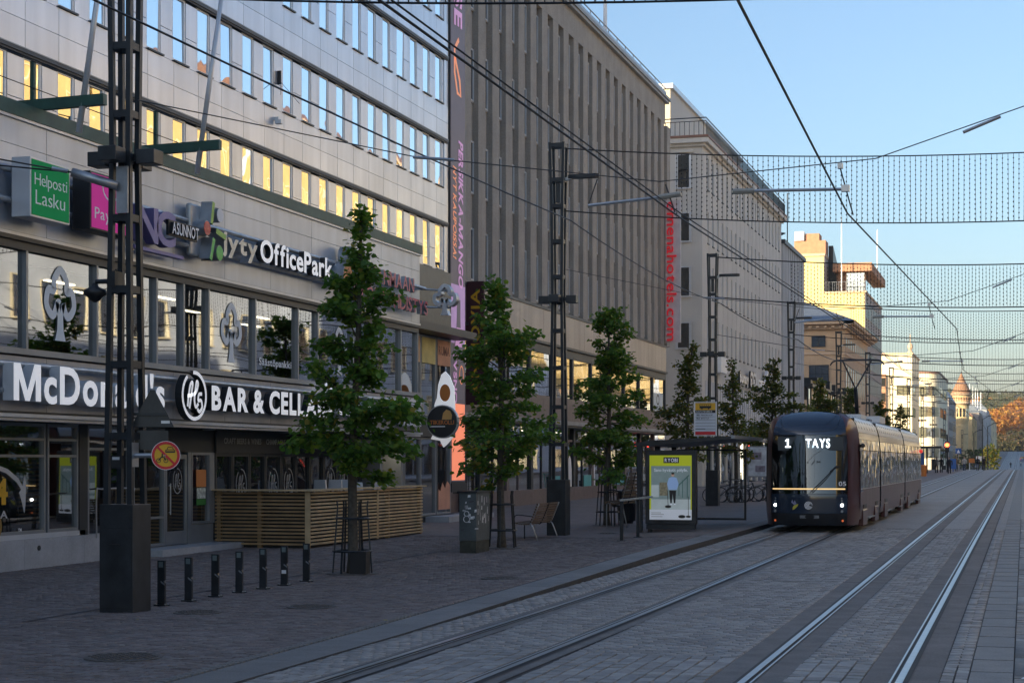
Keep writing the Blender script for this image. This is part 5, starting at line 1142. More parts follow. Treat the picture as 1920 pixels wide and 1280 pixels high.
# ---------------------------------------------------------------- litter bin, handrail
z = gz(-12.2,53.4); t = thing('litter_bin', 'black slatted litter bin beside the third linden', 'bin', (-12.0,53.4,z))
part('liner', MB().lathe([(.22,z+.06),(.25,z+1.0)], -12.0, 53.4, 16), blackp, t)
for k in range(18):
    a = 2*math.pi*k/18; part('slat', MB().bar((-12+.27*math.cos(a),53.4+.27*math.sin(a),z+.08),(-12+.29*math.cos(a),53.4+.29*math.sin(a),z+1.0),.05,.015,(math.cos(a),math.sin(a),0)), pole_m, t)
part('rim', MB().torus((-12,53.4,z+1.04),(0,0,1),.29,.025,20,6), steel_g, t); part('foot', MB().lathe([(.2,z-.02),(.2,z+.06)], -12.0, 53.4, 12), pole_m, t); part('bag', MB().ball((-12.35,53.2,z+.62),.12), blackp, t, smooth=True)
t = thing('handrail', 'low handrail with steel top rail and two black posts before the bus shelter', 'handrail', (-9.6,43,gz(-9.6,43)))
for y in (42.0,43.9): zz = gz(-9.57,y); part('post', MB().box(-9.61,-9.53,y-.03,y+.03,zz-.02,zz+.98), pole_m, t); part('base_plate', MB().box(-9.67,-9.47,y-.1,y+.1,zz-.01,zz+.012), pole_m, t)
part('rail', MB().bar((-9.57,41.9,gz(-9.57,41.9)+1.0),(-9.57,45.6,gz(-9.57,45.6)+1.0),.07,.05), steel_g, t, bevel=.01)
# ---------------------------------------------------------------- bus shelter with poster panel
zs = gz(-9.4,47.4); t = thing('bus_shelter', 'black framed bus shelter with glass walls and thin cantilever roof', 'bus shelter', (-9.2, 48.5, zs))
part('roof', MB().prism([(-10.3,zs+2.44),(-9.9,zs+2.50),(-7.6,zs+2.62),(-7.55,zs+2.56),(-9.9,zs+2.36),(-10.3,zs+2.36)], 'Y', 46.7, 51.8), pole_b, t)
part('roof_edge', MB().box(-7.6,-7.5,46.65,51.85,zs+2.55,zs+2.64), alu_d, t)
for x, y in ((-10.15,46.8),(-10.15,49.2),(-10.15,51.7)): part('column', MB().box(x-.07,x+.07,y-.07,y+.07,zs-.05,zs+2.4), pole_m, t)
part('wall_pane', MB().quad((-10.15,46.9,zs+.2),(-10.15,49.1,zs+.2),(-10.15,49.1,zs+2.2),(-10.15,46.9,zs+2.2)), clearg, t); part('wall_pane', MB().quad((-10.15,49.3,zs+.2),(-10.15,51.6,zs+.2),(-10.15,51.6,zs+2.2),(-10.15,49.3,zs+2.2)), clearg, t)
ep = part('end_frame', MB().box(-10.05,-7.95,51.58,51.64,zs+.18,zs+.24).box(-8.01,-7.95,51.58,51.64,zs+.24,zs+2.3).box(-10.05,-7.95,51.58,51.64,zs+2.25,zs+2.3), pole_m, t); part('pane', MB().quad((-10.05,51.61,zs+.24),(-8.0,51.61,zs+.24),(-8.0,51.61,zs+2.25),(-10.05,51.61,zs+2.25)), clearg, ep)
part('bench', MB().box(-10.05,-9.6,47.3,51,zs+.44,zs+.5), bench_w, t)
t = thing('poster_case', 'backlit poster case with lime framed advert for a cleaning tool at the shelter end', 'poster', (-9.3, 46.9, zs+.1))
x0, x1 = -9.95, -8.60; part('case', MB().box(x0-.03,x1+.03,46.72,46.95,zs+.22,zs+2.24), pole_b, t, bevel=.01); part('foot', MB().box(x0+.03,x0+.13,46.78,46.9,zs-.02,zs+.22).box(x0,x1,46.70,46.93,zs+.08,zs+.215), pole_m, t)
pf = frame((x0+.09, 46.712, zs+.34), **FY); W = x1-x0-.18; Hh = 1.76
def lit(n, c, var=0., e=.14, vs=3): return M(n, c, .4, var=var, vs=vs, emit=e)
pm = lit('poster_lime_lit', (.50,.56,.02)); pg = lit('poster_room', (.20,.27,.27), .35, .15, 1.3); pw = lit('poster_white_lit', (.62,.66,.72)); pb_ = lit('poster_black', (.02,.02,.022), 0, .05); pt = lit('poster_teal_dark', (.05,.13,.12), .2, .12); pbl = lit('poster_shirt_blue', (.28,.42,.68)); psk = lit('poster_skin', (.5,.32,.24)); pfl = lit('poster_floor', (.36,.42,.43), .1, .2)
L0 = 0.
part('sheet', rect(pf, 0, W, 0, Hh, .003, 0), pm, t); part('picture', rect(pf, .045, W-.03, .28, Hh-.29, .002, .0035), pg, t); part('picture', rect(pf, 0, W, 0, .28, .002, .0035), pw, t); part('picture', rect(pf, .045, W-.03, .28, .56, .002, .006), pfl, t)
part('picture', rect(pf, .05, .26, .62, .95, .002, .006), pfl, t); part('picture', rect(pf, .28, .50, .66, 1.02, .002, .0062), lit('poster_shelf', (.22,.2,.13), .5, .12, 14), t)
part('picture', stroke(pf, [(.82,.95),(1.1,1.22)], .03, .006, .008, stroke(pf, [(.82,.66),(.82,.98)], .02, .006, .008, stroke(pf, [(.92,.6),(.92,1.08)], .02, .006, .008, stroke(pf, [(1.05,.6),(1.05,1.2)], .025, .006, .008)))), pt, t)
part('person_print', fpoly(pf, [(.58,.44),(.62,.44),(.645,.72),(.68,.44),(.72,.44),(.74,.80),(.55,.80)], .0085, .0095), pb_, t); part('person_print', fpoly(pf, [(.53,.82),(.76,.82),(.81,.98),(.76,1.14),(.68,1.17),(.62,1.17),(.54,1.14),(.49,.98)], .0097, .0105), pbl, t); part('person_print', fpoly(pf, circ(.65,1.23,.042,.055,14), .0107, .0112), psk, t); part('person_print', fpoly(pf, circ(.65,1.265,.045,.03,12), .0113, .0116), pb_, t); part('person_print', fpoly(pf, [(.57,.41),(.63,.41),(.63,.45),(.57,.45)], .0118, .012), pw, t); part('person_print', fpoly(pf, [(.68,.41),(.73,.41),(.73,.45),(.68,.45)], .0118, .012), pw, t)
part('tool_print', stroke(pf, [(.50,.80),(.52,.40)], .015, .012, .013, fpoly(pf, circ(.52,.36,.09,.04,16), .012, .013)), pb_, t); part('tool_print', stroke(pf, [(1.08,.64),(1.08,.10)], .014, .012, .013, fpoly(pf, circ(.90,.09,.1,.045,16), .012, .013, fpoly(pf, circ(1.08,.09,.07,.03,14), .012, .013))), pb_, t)
part('brand_plate', rect(pf, .39, .82, Hh-.21, Hh-.05, .002, .004), pb_, t); part('lettering', flat_text('RYOBI', frame(pf((.425,Hh-.18,.0065)), **FY), .36, .10, bold=.02, gap=.12), pw, t)
part('lettering', flat_text('Sano hyvästit pölylle.', frame(pf((.13,Hh-.44,.007)), **FY), .93, .08, bold=.01), pw, t)
part('small_print', rect(pf, .05, .32, .185, .195, .001, .006), pb_, t); part('small_print', rect(pf, .05, .40, .14, .15, .001, .006), pb_, t); part('small_print', rect(pf, .05, .36, .08, .09, .001, .006), pb_, t)
# bus stop board on the shelter roof
t = thing('bus_stop_board', 'framed bus stop board with yellow bus symbol standing over the shelter', 'sign', (-9.0, 49.9, zs+2.6))
x0, z0, x1, z1 = -9.20, zs+2.68, -8.56, zs+3.66; sf = frame((0,49.90,0), **FY)
part('frame', stroke(sf, [(x0,z0),(x1,z0),(x1,z1),(x0,z1)], .035, -.02, .02, closed=True), [alu,alu], t); part('support', MB().tube((x0+.1,49.9,zs+2.45),(x0+.1,49.9,z0),.015).tube((x1-.08,49.9,zs+2.45),(x1-.08,49.9,z0),.015), alu, t)
part('sheet', rect(sf, x0+.02, x1-.02, z0+.02, z1-.02, .004), M('board_white', (.60,.64,.70), .4, var=.05), t); part('header', rect(sf, x0+.025, x1-.025, z1-.235, z1-.03, .002, .0045), yel, t); part('name_band', rect(sf, x0+.025, x1-.025, z1-.32, z1-.238, .002, .0045), blackp, t); part('red_band', rect(sf, x0+.025, x1-.025, z0+.025, z0+.12, .002, .0045), red_l, t)
cx = (x0+x1)/2; bu = rect(sf, cx-.17, cx+.17, z1-.185, z1-.065, .0015, .007); part('bus_symbol', fpoly(sf, circ(cx+.1,z1-.19,.025,n=10), .007, .0085, fpoly(sf, circ(cx-.1,z1-.19,.025,n=10), .007, .0085, bu)), blackp, t)
for k in range(5): part('bus_symbol_window', rect(sf, cx-.155+.064*k, cx-.1+.064*k, z1-.115, z1-.078, .001, .009), yel, t)
part('lettering', flat_text('RAUTATIEASEMA B', frame((x0+.06,49.893,z1-.295), **FY), .46, .035, bold=.02), white_l, t)
for k, (a, b) in enumerate((('90','PENKON ALUE'),('93','MÄNTYLÄ'))): part('lettering', flat_text(a, frame((x0+.06,49.893,z1-.405-.095*k), **FY), .09, .05), blackp, t); part('lettering', flat_text(b, frame((x0+.19,49.893,z1-.40-.095*k), **FY), (.34,.24)[k], .036, bold=.01), blackp, t)
for k in range(5): part('rule_line', rect(sf, x0+.03, x1-.03, z1-.435-.09*k, z1-.428-.09*k, .001, .006), blackp if k < 4 else pole_m, t)
part('rule_line', rect(sf, x0+.03, x0+.32, z0+.185, z0+.205, .001, .006), blackp, t)
# ---------------------------------------------------------------- bicycles, sandwich board, scooter
def make_bike(col):
    t = thing('bicycle', '', 'bicycle', group='bicycles parked by the hotel block')
    for x in (-.52,.52):
        w = part('wheel', MB().torus((x,0,.34),(0,1,0),.325,.02,24,6), blackp, t, local=True); sp = MB()
        for k in range(12): a = math.pi*k/6; sp.tube((x,0,.34),(x+.31*math.cos(a),0,.34+.31*math.sin(a)),.004,n=3)
        part('spokes', sp.tube((x,-.05,.34),(x,.05,.34),.02), alu_d, w, local=True)
        part('mudguard', MB().torus((x,0,.34),(0,1,0),.36,.016,14,4,a0=.2,a1=2.9), blackp, t, local=True)
    f = MB().tube((-.52,0,.34),(-.08,0,.30),.014).tube((-.52,0,.34),(-.22,0,.78),.012).tube((-.08,0,.30),(-.24,0,.86),.016).tube((-.08,0,.30),(.36,0,.68),.018).tube((-.2,0,.66),(.34,0,.80),.016).tube((.33,0,.90),(.52,0,.34),.016)
    part('frame', f, col, t, local=True); part('saddle', MB().prism([(-.40,.90),(-.12,.93),(-.12,.95),(-.40,.97)],'Y',-.07,.07), blackp, t, local=True, bevel=.02)
    part('handlebar', MB().path(spline([(.18,-.28,.98),(.30,-.2,1.02),(.33,0,.98),(.30,.2,1.02),(.18,.28,.98)],4), .013, 6), alu_d, t, local=True); part('carrier', MB().box(-.78,-.36,-.06,.06,.72,.735), alu_d, t, local=True); part('crank', MB().torus((-.08,0,.30),(0,1,0),.09,.01,12,4).tube((-.08,.06,.30),(-.02,.06,.14),.01), alu_d, t, local=True)
    return t
bkm = [M('bike_black', (.02,.02,.022), .35), M('bike_grey', (.20,.21,.22), .35), M('bike_teal', (.02,.05,.06), .35)]
for i, (x, y, rz) in enumerate(((-12.9,76.6,.25),(-12.55,77.2,-.2),(-12.2,78.6,.15),(-11.7,79.4,.35),(-11.25,80.6,.1))):
    o = make_bike(bkm[i % 3]); o.location = (x, y, gz(x, y)); o.rotation_euler.z = rz
    o['label'] = ('black bicycle leaning at the tree guard, first of the parked row','grey bicycle second in the parked row','dark teal bicycle in the middle of the parked row','black bicycle in the parked row below the poster board','grey bicycle nearest to the tram front')[i]
z = gz(-12,83); t = thing('poster_board', 'standing poster board with white sheet above the parked bicycles', 'sign', (-12.2,84,z)); xb = -12.4
part('frame', MB().box(xb-.5,xb+.5,84,84.06,z+1.05,z+2.55).box(xb-.46,xb-.40,84,84.06,z-.05,z+1.05).box(xb+.40,xb+.46,84,84.06,z-.05,z+1.05), alu_d, t); part('sheet', MB().box(xb-.44,xb+.44,83.985,83.998,z+1.1,z+2.5), M('poster_white_blue', (.58,.62,.66), .5, var=.25, vs=4), t); part('print', MB().box(xb-.38,xb+.2,83.98,83.984,z+1.9,z+2.25).box(xb-.1,xb+.38,83.98,83.984,z+1.3,z+1.6), M('poster_print', (.25,.22,.26), .5, var=.4, vs=6), t)
z = gz(-17.5,86); t = thing('kick_scooter', 'mint green kick scooter standing by the shop front', 'scooter', (-17.4,86,z)); mint = M('mint_paint', (.12,.42,.38), .4)
part('stem', MB().tube((-17.4,86.4,z+.15),(-17.4,86.25,z+1.15),.03).tube((-17.65,86.25,z+1.15),(-17.15,86.25,z+1.15),.02), mint, t); part('deck', MB().box(-17.48,-17.32,85.6,86.4,z+.13,z+.18), blackp, t)
for y in (85.55,86.45): part('wheel', MB().torus((-17.4,y,z+.11),(1,0,0),.085,.03,14,6), blackp, t)
for i, (x, y) in enumerate(((-19.0,88),(-19.3,90.5))):
    z = gz(x, y); t = thing('sandwich_board', ['white sandwich board by the dark shop base, nearer one','white sandwich board by the dark shop base, farther one'][i], 'sign', (x,y,z), group='sandwich boards by the shop base'); part('board', MB().bar((x,y,z+.05),(x,y+.2,z+1.1),.7,.03,(0,1,0)), white, t); part('print', MB().box(x-.25,x+.25,y-.02,y+.0,z+.5,z+.8), pole_m, t)
# ================================================================ tram
TX, TY, TZ = -5.73, 48.25, gz(-5.7, 48.3)
tm = thing('tram', 'dark red and blue low floor tram with lit destination display approaching on the near track', 'tram', (TX, TY, TZ))
maroon = M('tram_maroon', (.075,.016,.016), .28, .2, .1, 1.5, coat=.5); mar_side = M('tram_side_brown', (.085,.024,.022), .34, .1, .14, 1.5, coat=.25, streak=.15)
blue_d = M('tram_blue_black', (.022,.036,.062), .16, .2, .05, coat=.8); black_g = M('tram_black', (.020,.022,.026), .3); roof_t = M('tram_roof_pale', (.58,.62,.66), .35, .1, .08, 1.2)
wsg = GLASS('tram_windscreen', .055, (.9,.95,1.0), (.30,.36,.40), .004, .5); sideg = GLASS('tram_side_glass', .03, (1,.92,.82), (.07,.07,.07), .05, 1.4)
SPZ = ((.20,1.27),(.5,1.315),(.9,1.325),(2.2,1.315),(2.62,1.285),(2.85,1.25),(3.05,1.19),(3.18,1.09),(3.28,.92),(3.34,.68),(3.37,.38),(3.38,0.0))
def hw(z):
    for (a, wa), (b, wb) in zip(SPZ, SPZ[1:]):
        if z <= b: return wa+(wb-wa)*(z-a)/(b-a)
    return 0
def ny(x, z):                                # nose depth
    y = .20*(x/1.05)**2+1.0*max(0, (abs(x)-.92)/.40)**2
    if z > 1.0: y += .10*(z-1.0)
    if z > 2.65: y += .80*((z-2.65)/.73)**2.4
    if z < .55: y += .16*((.55-z)/.35)**1.5
    return y
def npatch(s0, s1, z0, z1, ns=14, nz=10, off=0., mb=None, th=.03):
    mb = mb or MB(); b = len(mb.v)
    for j in range(nz+1):
        z = z0+(z1-z0)*j/nz; w = hw(min(z, 3.375))
        for i in range(ns+1):
            x = (s0+(s1-s0)*i/ns)*w; mb.v.append((x, ny(x, z)-off, z))
    for j in range(nz):
        for i in range(ns): q = b+j*(ns+1)+i; mb.f.append((q, q+1, q+ns+2, q+ns+1)); mb.m.append(0)
    return mb
SM = .80
part('front_mask', npatch(-SM+.004, SM-.004, .535, 1.075), blue_d, tm, local=True, smooth=True); part('bumper', npatch(-SM+.004, SM-.004, .20, .525), black_g, tm, local=True, smooth=True)
part('windscreen', npatch(-SM+.004, SM-.004, 1.085, 2.70), wsg, tm, local=True, smooth=True); part('roof_hood', npatch(-SM+.004, SM-.004, 2.71, 3.375, nz=16), blue_d, tm, local=True, smooth=True)
hood = MB(); stroke(lambda p: (p[0], ny(p[0], p[1])-.004-p[2], p[1]), spline([(-.82,3.25),(-.80,3.05),(-.66,2.86),(-.4,2.81),(0,2.80),(.4,2.81),(.66,2.86),(.80,3.05),(.82,3.25)],5), .016, 0, .002, hood); part('hood_seam', hood, black_g, tm, local=True)
for s in (-1, 1):
    a, b = sorted((s*SM, s*1.0)); part('cheek', npatch(a, b, .20, 3.30, ns=10, nz=30), maroon, tm, local=True, smooth=True)
fx = lambda p: (p[0], ny(p[0], p[1])-.006-p[2], p[1])
part('cab_interior', MB().box(-1.0,1.0,1.75,1.8,1.0,2.9).box(-1.05,1.05,.45,1.75,.95,1.0).box(-1.0,-.4,.7,1.1,1.0,1.28).box(.1,.95,.65,1.0,1.0,1.2), inner, tm, local=True)
dv = part('driver', MB().path([(-.35,1.25,1.0),(-.35,1.22,1.25),(-.35,1.2,1.48),(-.35,1.18,1.56),(-.35,1.17,1.60)],[.20,.22,.20,.09,.06],10).ball((-.35,1.15,1.72),.11,12,8,1.2).path([(-.56,1.2,1.5),(-.62,1.05,1.25),(-.5,.8,1.2)],[.06,.05,.04],6).path([(-.14,1.2,1.5),(-.08,1.05,1.25),(-.2,.8,1.2)],[.06,.05,.04],6), pole_m, tm, local=True, smooth=True)
disp = M('display_board', (.03,.04,.05), .4); led = M('display_lit', (.85,.93,1.0), .4, var=0, emit=1.6)
df = frame((0, .20, 2.36), **FY)
def facef(x, z): y = ny(x, z)-.012; return frame((x, y, z), **FY)
part('display', MB().box(-.85,.95,.185,.26,2.28,2.66), disp, tm, local=True)
part('display_lettering', fpoly(frame((-.64,.145,2.36), **FY), [(0,0),(.15,0),(.15,.035),(.095,.035),(.095,.24),(.05,.24),(0,.20),(0,.165),(.05,.19),(.05,.035),(0,.035)], 0, .005), led, tm, local=True)
for tx, x, w in (('TAYS',-.07,.66),):
    lay = flat_text(tx, frame((x, .185+.10*1.3-.165, 2.36), **FY), w, .24, bold=.02, gap=.10); part('display_lettering', lay, led, tm, local=True)
amb = M('light_bar_lit', (1.0,.66,.28), .4, var=0, emit=.45)
part('light_bar', stroke(fx, [(-1.0+.1*i*2/2,1.215) for i in range(21)], .035, 0, .008), amb, tm, local=True); part('fleet_number', flat_text('05', facef(.83,1.30), .20, .12, bold=.01), white_l, tm, local=True)
part('wiper', MB().path([(.05,.02,1.10),(.45,.0,1.5),(.78,.06,1.85)],.014,5).path([(.10,.02,1.08),(.50,.0,1.48),(.80,.06,1.86)],.012,5).path([(.62,.04,1.72),(.86,.09,1.84)],.016,5), black_g, tm, local=True)
hl = M('headlight_lit', (1,.97,.88), .3, var=0, emit=14); lens = M('lamp_lens', (.35,.37,.38), .1, .3)
for s in (-1, 1):
    h = part('headlight', fpoly(fx, circ(s*.92,.765,.035,.04,14), 0, .008), hl, tm, local=True); part('lamp_ring', stroke(fx, circ(s*.92,.765,.05,.055,14), .012, 0, .006, closed=True), lens, h, local=True)
    part('position_lamp', fpoly(fx, circ(s*.92,.60,.035,.038,14), 0, .008), lens, tm, local=True); part('position_lamp', fpoly(fx, circ(s*.915,.885,.025,.028,12), 0, .008), lens, tm, local=True); part('position_lamp', fpoly(fx, circ(s*.91,.955,.02,.022,12), 0, .008), lens, tm, local=True)
    part('marker_lamp', fpoly(fx, circ(s*.93,.335,.03,.03,12), 0, .008), M('marker_orange', (.75,.16,.05), .3, emit=.3), tm, local=True)
    part('cab_side_window', MB().quad(*[(s*(hw(z_)+.006), y_, z_) for y_, z_ in ((1.32,1.12),(2.05,1.12),(2.05,2.45),(1.22,2.45))]), darkg, tm, local=True)
for r in (.10,.068,.036): part('crest_ring', stroke(fx, circ(.02,.76,r,n=20,a0=.6 if r < .1 else 0,a1=5.9 if r < .1 else 2*math.pi), .018, 0, .004), white_l, tm, local=True)
part('crest_disc', fpoly(fx, circ(.02,.76,.125), -.004, -.001), blackp, tm, local=True); part('crest_dot', fpoly(fx, circ(.02,.76,.016), 0, .004), white_l, tm, local=True)
part('bird_mark', fpoly(fx, [(-.42,.63),(-.36,.66),(-.28,.74),(-.26,.80),(-.33,.78),(-.38,.76),(-.42,.70)], 0, .004), M('mark_yellow', (.55,.48,.06), .4), tm, local=True); part('bird_wing', fpoly(fx, [(-.46,.84),(-.37,.77),(-.31,.80),(-.36,.90),(-.40,.83),(-.43,.92)], 0, .004), M('mark_lilac', (.26,.26,.42), .4), tm, local=True)
part('plate', fpoly(fx, [(-.22,.40),(.30,.40),(.30,.485),(-.22,.485)], 0, .004), M('plate_grey', (.24,.25,.26), .5, var=.5, vs=9), tm, local=True)
# car bodies
prof = lambda z: hw(z)
def skin(y0, y1, zs_, off=0., side=1, mb=None):
    mb = mb or MB(); b = len(mb.v)
    for z in zs_: mb.v += [(side*(hw(z)+off), y0, z), (side*(hw(z)+off), y1, z)]
    for i in range(len(zs_)-1): q = b+2*i; mb.f.append((q, q+1, q+3, q+2)); mb.m.append(0)
    return mb
MODS = ((1.26, 8.1), (8.55, 20.0), (20.45, 31.2)); rz_ = (2.80,2.85,2.95,3.05,3.12,3.18,3.23,3.28,3.31,3.34,3.355,3.37,3.38)
for mi_, (a, b) in enumerate(MODS):
    mo = part('car_body', MB().box(-1.22,1.22,a,b,.30,.45).box(-1.15,1.15,a,a+.04,.3,3.2).box(-1.15,1.15,b-.04,b,.3,3.2).box(-.3,.3,a+.5,b-.3,.45,1.9), black_g, tm, local=True)
    rf_ = skin(a, b, rz_, 0, 1); skin(a, b, rz_, 0, -1, rf_); part('roof', rf_, roof_t, mo, local=True, smooth=True)
    for s in (-1, 1):
        part('lower_panel', skin(a, b, (.34,.6,.9,1.18), 0, s), mar_side, mo, local=True); part('cant_rail', skin(a, b, (2.60,2.70,2.795), .002, s), mar_side, mo, local=True)
        part('silver_line', skin(a, b, (1.182,1.205), .006, s), alu, mo, local=True); n = max(5, int((b-a)/1.05)); pw_ = (b-a)/n
        for k in range(n):
            y0 = a+pw_*k+.025; y1 = y0+pw_-.05
            door = (k % 5 in (2, 3)); zlo = .45 if False else 1.21
            part('side_window', skin(y0, y1, (zlo, 2.0, 2.28), .004, s), sideg, mo, local=True); part('top_light', skin(y0, y1, (2.30, 2.59), .004, s), sideg, mo, local=True)
            if door: part('door_seam', skin(y0-.035, y0-.015, (.36,.9,1.6,2.28), .012, s).box(min(s*1.32,s*1.345),max(s*1.32,s*1.345),y0-.1,y0-.02,1.3,1.5), alu_d, mo, local=True); part('door_step', MB().box(min(s*1.29,s*1.36),max(s*1.29,s*1.36),y0,y1,.30,.335), alu_d, mo, local=True)
            if k % 3 == 0: part('panel_seam', skin(y0-.032, y0-.02, (.36,.8,1.17), .003, s), black_g, mo, local=True)
        for yb in ((a+2.2, b-1.5) if mi_ else (a+1.5, b-1.2)):
            part('bogie_cover', MB().box(min(s*1.2,s*1.335),max(s*1.2,s*1.335),yb-.8,yb+.6,.14,.60), mar_side, mo, local=True, bevel=.02); part('bogie_slot', MB().box(min(s*1.28,s*1.332),max(s*1.28,s*1.332),yb-.6,yb+.4,.63,.74), blackp, mo, local=True)
    part('bogie', MB().box(-1.0,1.0,a+1.2,a+3.0,.12,.3).box(-1.0,1.0,b-2.4,b-.6,.12,.3), black_g, mo, local=True)
    rs = MB()
    for k in range(int((b-a)/.9)): y = a+.5+.9*k; rs.path([(hw(z)*s_+.004*s_, y, z+.006) for s_, z in [(1,q) for q in (2.9,3.1,3.25,3.34)]], .008, 4)
    part('roof_seam', rs, alu_d, mo, local=True)
for a, b in ((8.1,8.55),(20.0,20.45)):
    q = MB()
    for k in range(4): y = a+.02+.11*k; q.box(-1.26,1.26,y,y+.06,.35,2.75).box(-1.0,1.0,y,y+.06,2.75,3.2)
    part('gangway_bellows', q, black_g, tm, local=True)
part('tail_cap', npatch(-1, 1, .20, 3.37, ns=20, nz=20), maroon, tm, local=True, smooth=True); tc = [o for o in tm.children if o.name.startswith('tail_cap')][0]; tc.location = (0, 32.45, 0); tc.rotation_euler.z = math.pi
part('tail_lamp', MB().ball((1.30,31.35,2.42),.09), M('tail_red', (.7,.05,.04), .3, emit=.4), tm, local=True)
part('mirror_camera', MB().ball((1.36,1.55,2.42),.07).tube((1.3,1.6,2.44),(1.36,1.55,2.42),.03), black_g, tm, local=True)
pg_ = part('pantograph', MB().box(-.5,.5,14.0,15.0,3.38,3.46).tube((0,14.9,3.45),(0,14.2,4.55),.07).tube((0,14.2,4.55),(.5,14.75,5.55),.03).tube((0,14.2,4.55),(-.5,14.75,5.55),.03), black_g, tm, local=True); part('collector', MB().path(spline([(-.95,14.75,5.42),(-.75,14.75,5.58),(0,14.75,5.60),(.75,14.75,5.58),(.95,14.75,5.42)],4),.03,6).path([(-.75,14.55,5.57),(.75,14.55,5.57)],.025,6), black_g, pg_, local=True)
part('roof_equipment', MB().box(-.7,.7,16,18.5,3.38,3.62).box(-.6,.6,9.5,11.5,3.38,3.52), roof_t, tm, local=True)

# ================================================================ overhead line, light curtains
ins_m = M('insulator_grey', (.3,.3,.27), .4)
def sag(a, b, s, n=12): return [tuple(a[j]+(b[j]-a[j])*i/n-(4*s*(i/n)*(1-i/n) if j == 2 else 0) for j in range(3)) for i in range(n+1)]
SUP = [3, 27.5, 54, 80, 106, 133, 160, 188, 216, 246, 280, 320, 370]
for xw, lab in ((-1.92, 'contact wire over the far track running away to the hill'), (-5.0, 'twin contact wire over the near track above the tram')):
    t = thing('contact_wire', lab, 'wire', (xw, 3, 6))
    m = MB(); pts = []
    for i, y in enumerate(SUP): pts.append((xw+(-.73 if i % 2 else -.03)*(1 if xw > -4 else .35), y, gy(y)+5.95))
    for a, b in zip(pts, pts[1:]): m.path([a, b], .014 if a[1] < 100 else .022, 5)
    part('wire', m, cable_m, t)
    if xw < -4:
        m = MB()
        for a, b in zip(pts, pts[1:]): m.path([(a[0]-.06,a[1],a[2]+.12),(b[0]-.06,b[1],b[2]+.12)], .012, 4)
        part('wire', m, cable_m, t)
feeder = thing('feeder_cable', 'black feeder cable strung along the pylons above the trees', 'cable', (-11.7, 0, 8.6)); m = MB()
fp = [(-11.75, -4, 8.35)]+[(x+.35, y, gy(y)+8.45) for x, y in PYL[1:10]]
for a, b in zip(fp, fp[1:]): m.path(sag(a, b, .25, 8), .018 if a[1] < 60 else .025, 5)
part('cable', m, cable_m, feeder)
SW = [(PYL[0], 27.3, True), (PYL[1], 53.5, True), (PYL[2], 80, True), (PYL[3], 106, True), (PYL[4], 133, False), (PYL[5], 160, False), (PYL[6], 188, False), (PYL[7], 216, False)]
for i, ((x, y), ys, tubes) in enumerate(SW):
    t = thing('span_wire', 'cross-span wire with tubular arms, '+('nearest one in front of the concrete fins','second one before the hotel block','third one over the tram','fourth one above the tram tail','fifth, tiny over the street end','sixth, tiny over the street end','seventh, tiny over the street end','eighth, tiny over the street end')[i], 'span wire', (x, y, gy(y)+7), group='cross-span wires over the tracks')
    g = gy(ys); a = (x+.2, y, gz(x, y)+7.15); b = (12.2, ys+3, g+9.4); mid = (-5.6, ys, g+6.55); mid2 = (-2.2, ys, g+6.75)
    r = .009 if i < 2 else .014
    part('wire', MB().path([a, (-9, (y*.4+ys*.6), g+6.75), mid, mid2, (0, ys+.6, g+7.55), b], r, 5), cable_s, t)
    for tb_, rr_ in (((( -.9,ys+.35,g+7.15),(-.35,ys+.45,g+7.38)),.028),(((.2,ys+.7,g+7.63),(.75,ys+.8,g+7.82)),.035),(((-9.0,(y*.4+ys*.6),g+6.74),(-8.4,(y*.4+ys*.6)+.2,g+6.7)),.025)): part('turnbuckle', MB().tube(*tb_, rr_, n=6), steel_g, t)
    if tubes:
        part('arm_tube', MB().tube((-6.75,ys-.1,g+6.20),(-5.6,ys,g+6.30),.026,n=7), steel_g, t); part('arm_tube', MB().tube((-4.06,ys-.1,g+6.32),(-2.68,ys,g+6.30),.026,n=7), steel_g, t)
        part('insulator', MB().tube((-5.6,ys,g+6.30),(-5.25,ys,g+6.34),.045,n=7), ins_m, t); part('insulator', MB().tube((-4.4,ys-.12,g+6.32),(-4.06,ys-.1,g+6.32),.045,n=7), ins_m, t)
        part('dropper', MB().tube((-5.5,ys,g+6.5),(-5.35,ys,g+6.05),.012,n=4).tube((-2.75,ys,g+6.66),(-2.6,ys+.6,g+5.98),.012,n=4).tube((-6.6,ys-.1,g+6.62),(-6.75,ys-.1,g+6.2),.01,n=4), cable_s, t); part('clamp', MB().box(-2.72,-2.60,ys-.05,ys+.05,g+6.26,g+6.36), steel_g, t); part('clamp', MB().box(-2.78,-2.70,ys-.04,ys+.04,g+6.62,g+6.70), steel_g, t)
NL = ['topmost light curtain of which only the lower cable shows at the frame top','nearest full curtain of light strings across the sky','second curtain of light strings beyond the hotel sign','third curtain of light strings over the yellow block']
bead_m = M('string_bead', (.02,.024,.02), .5)
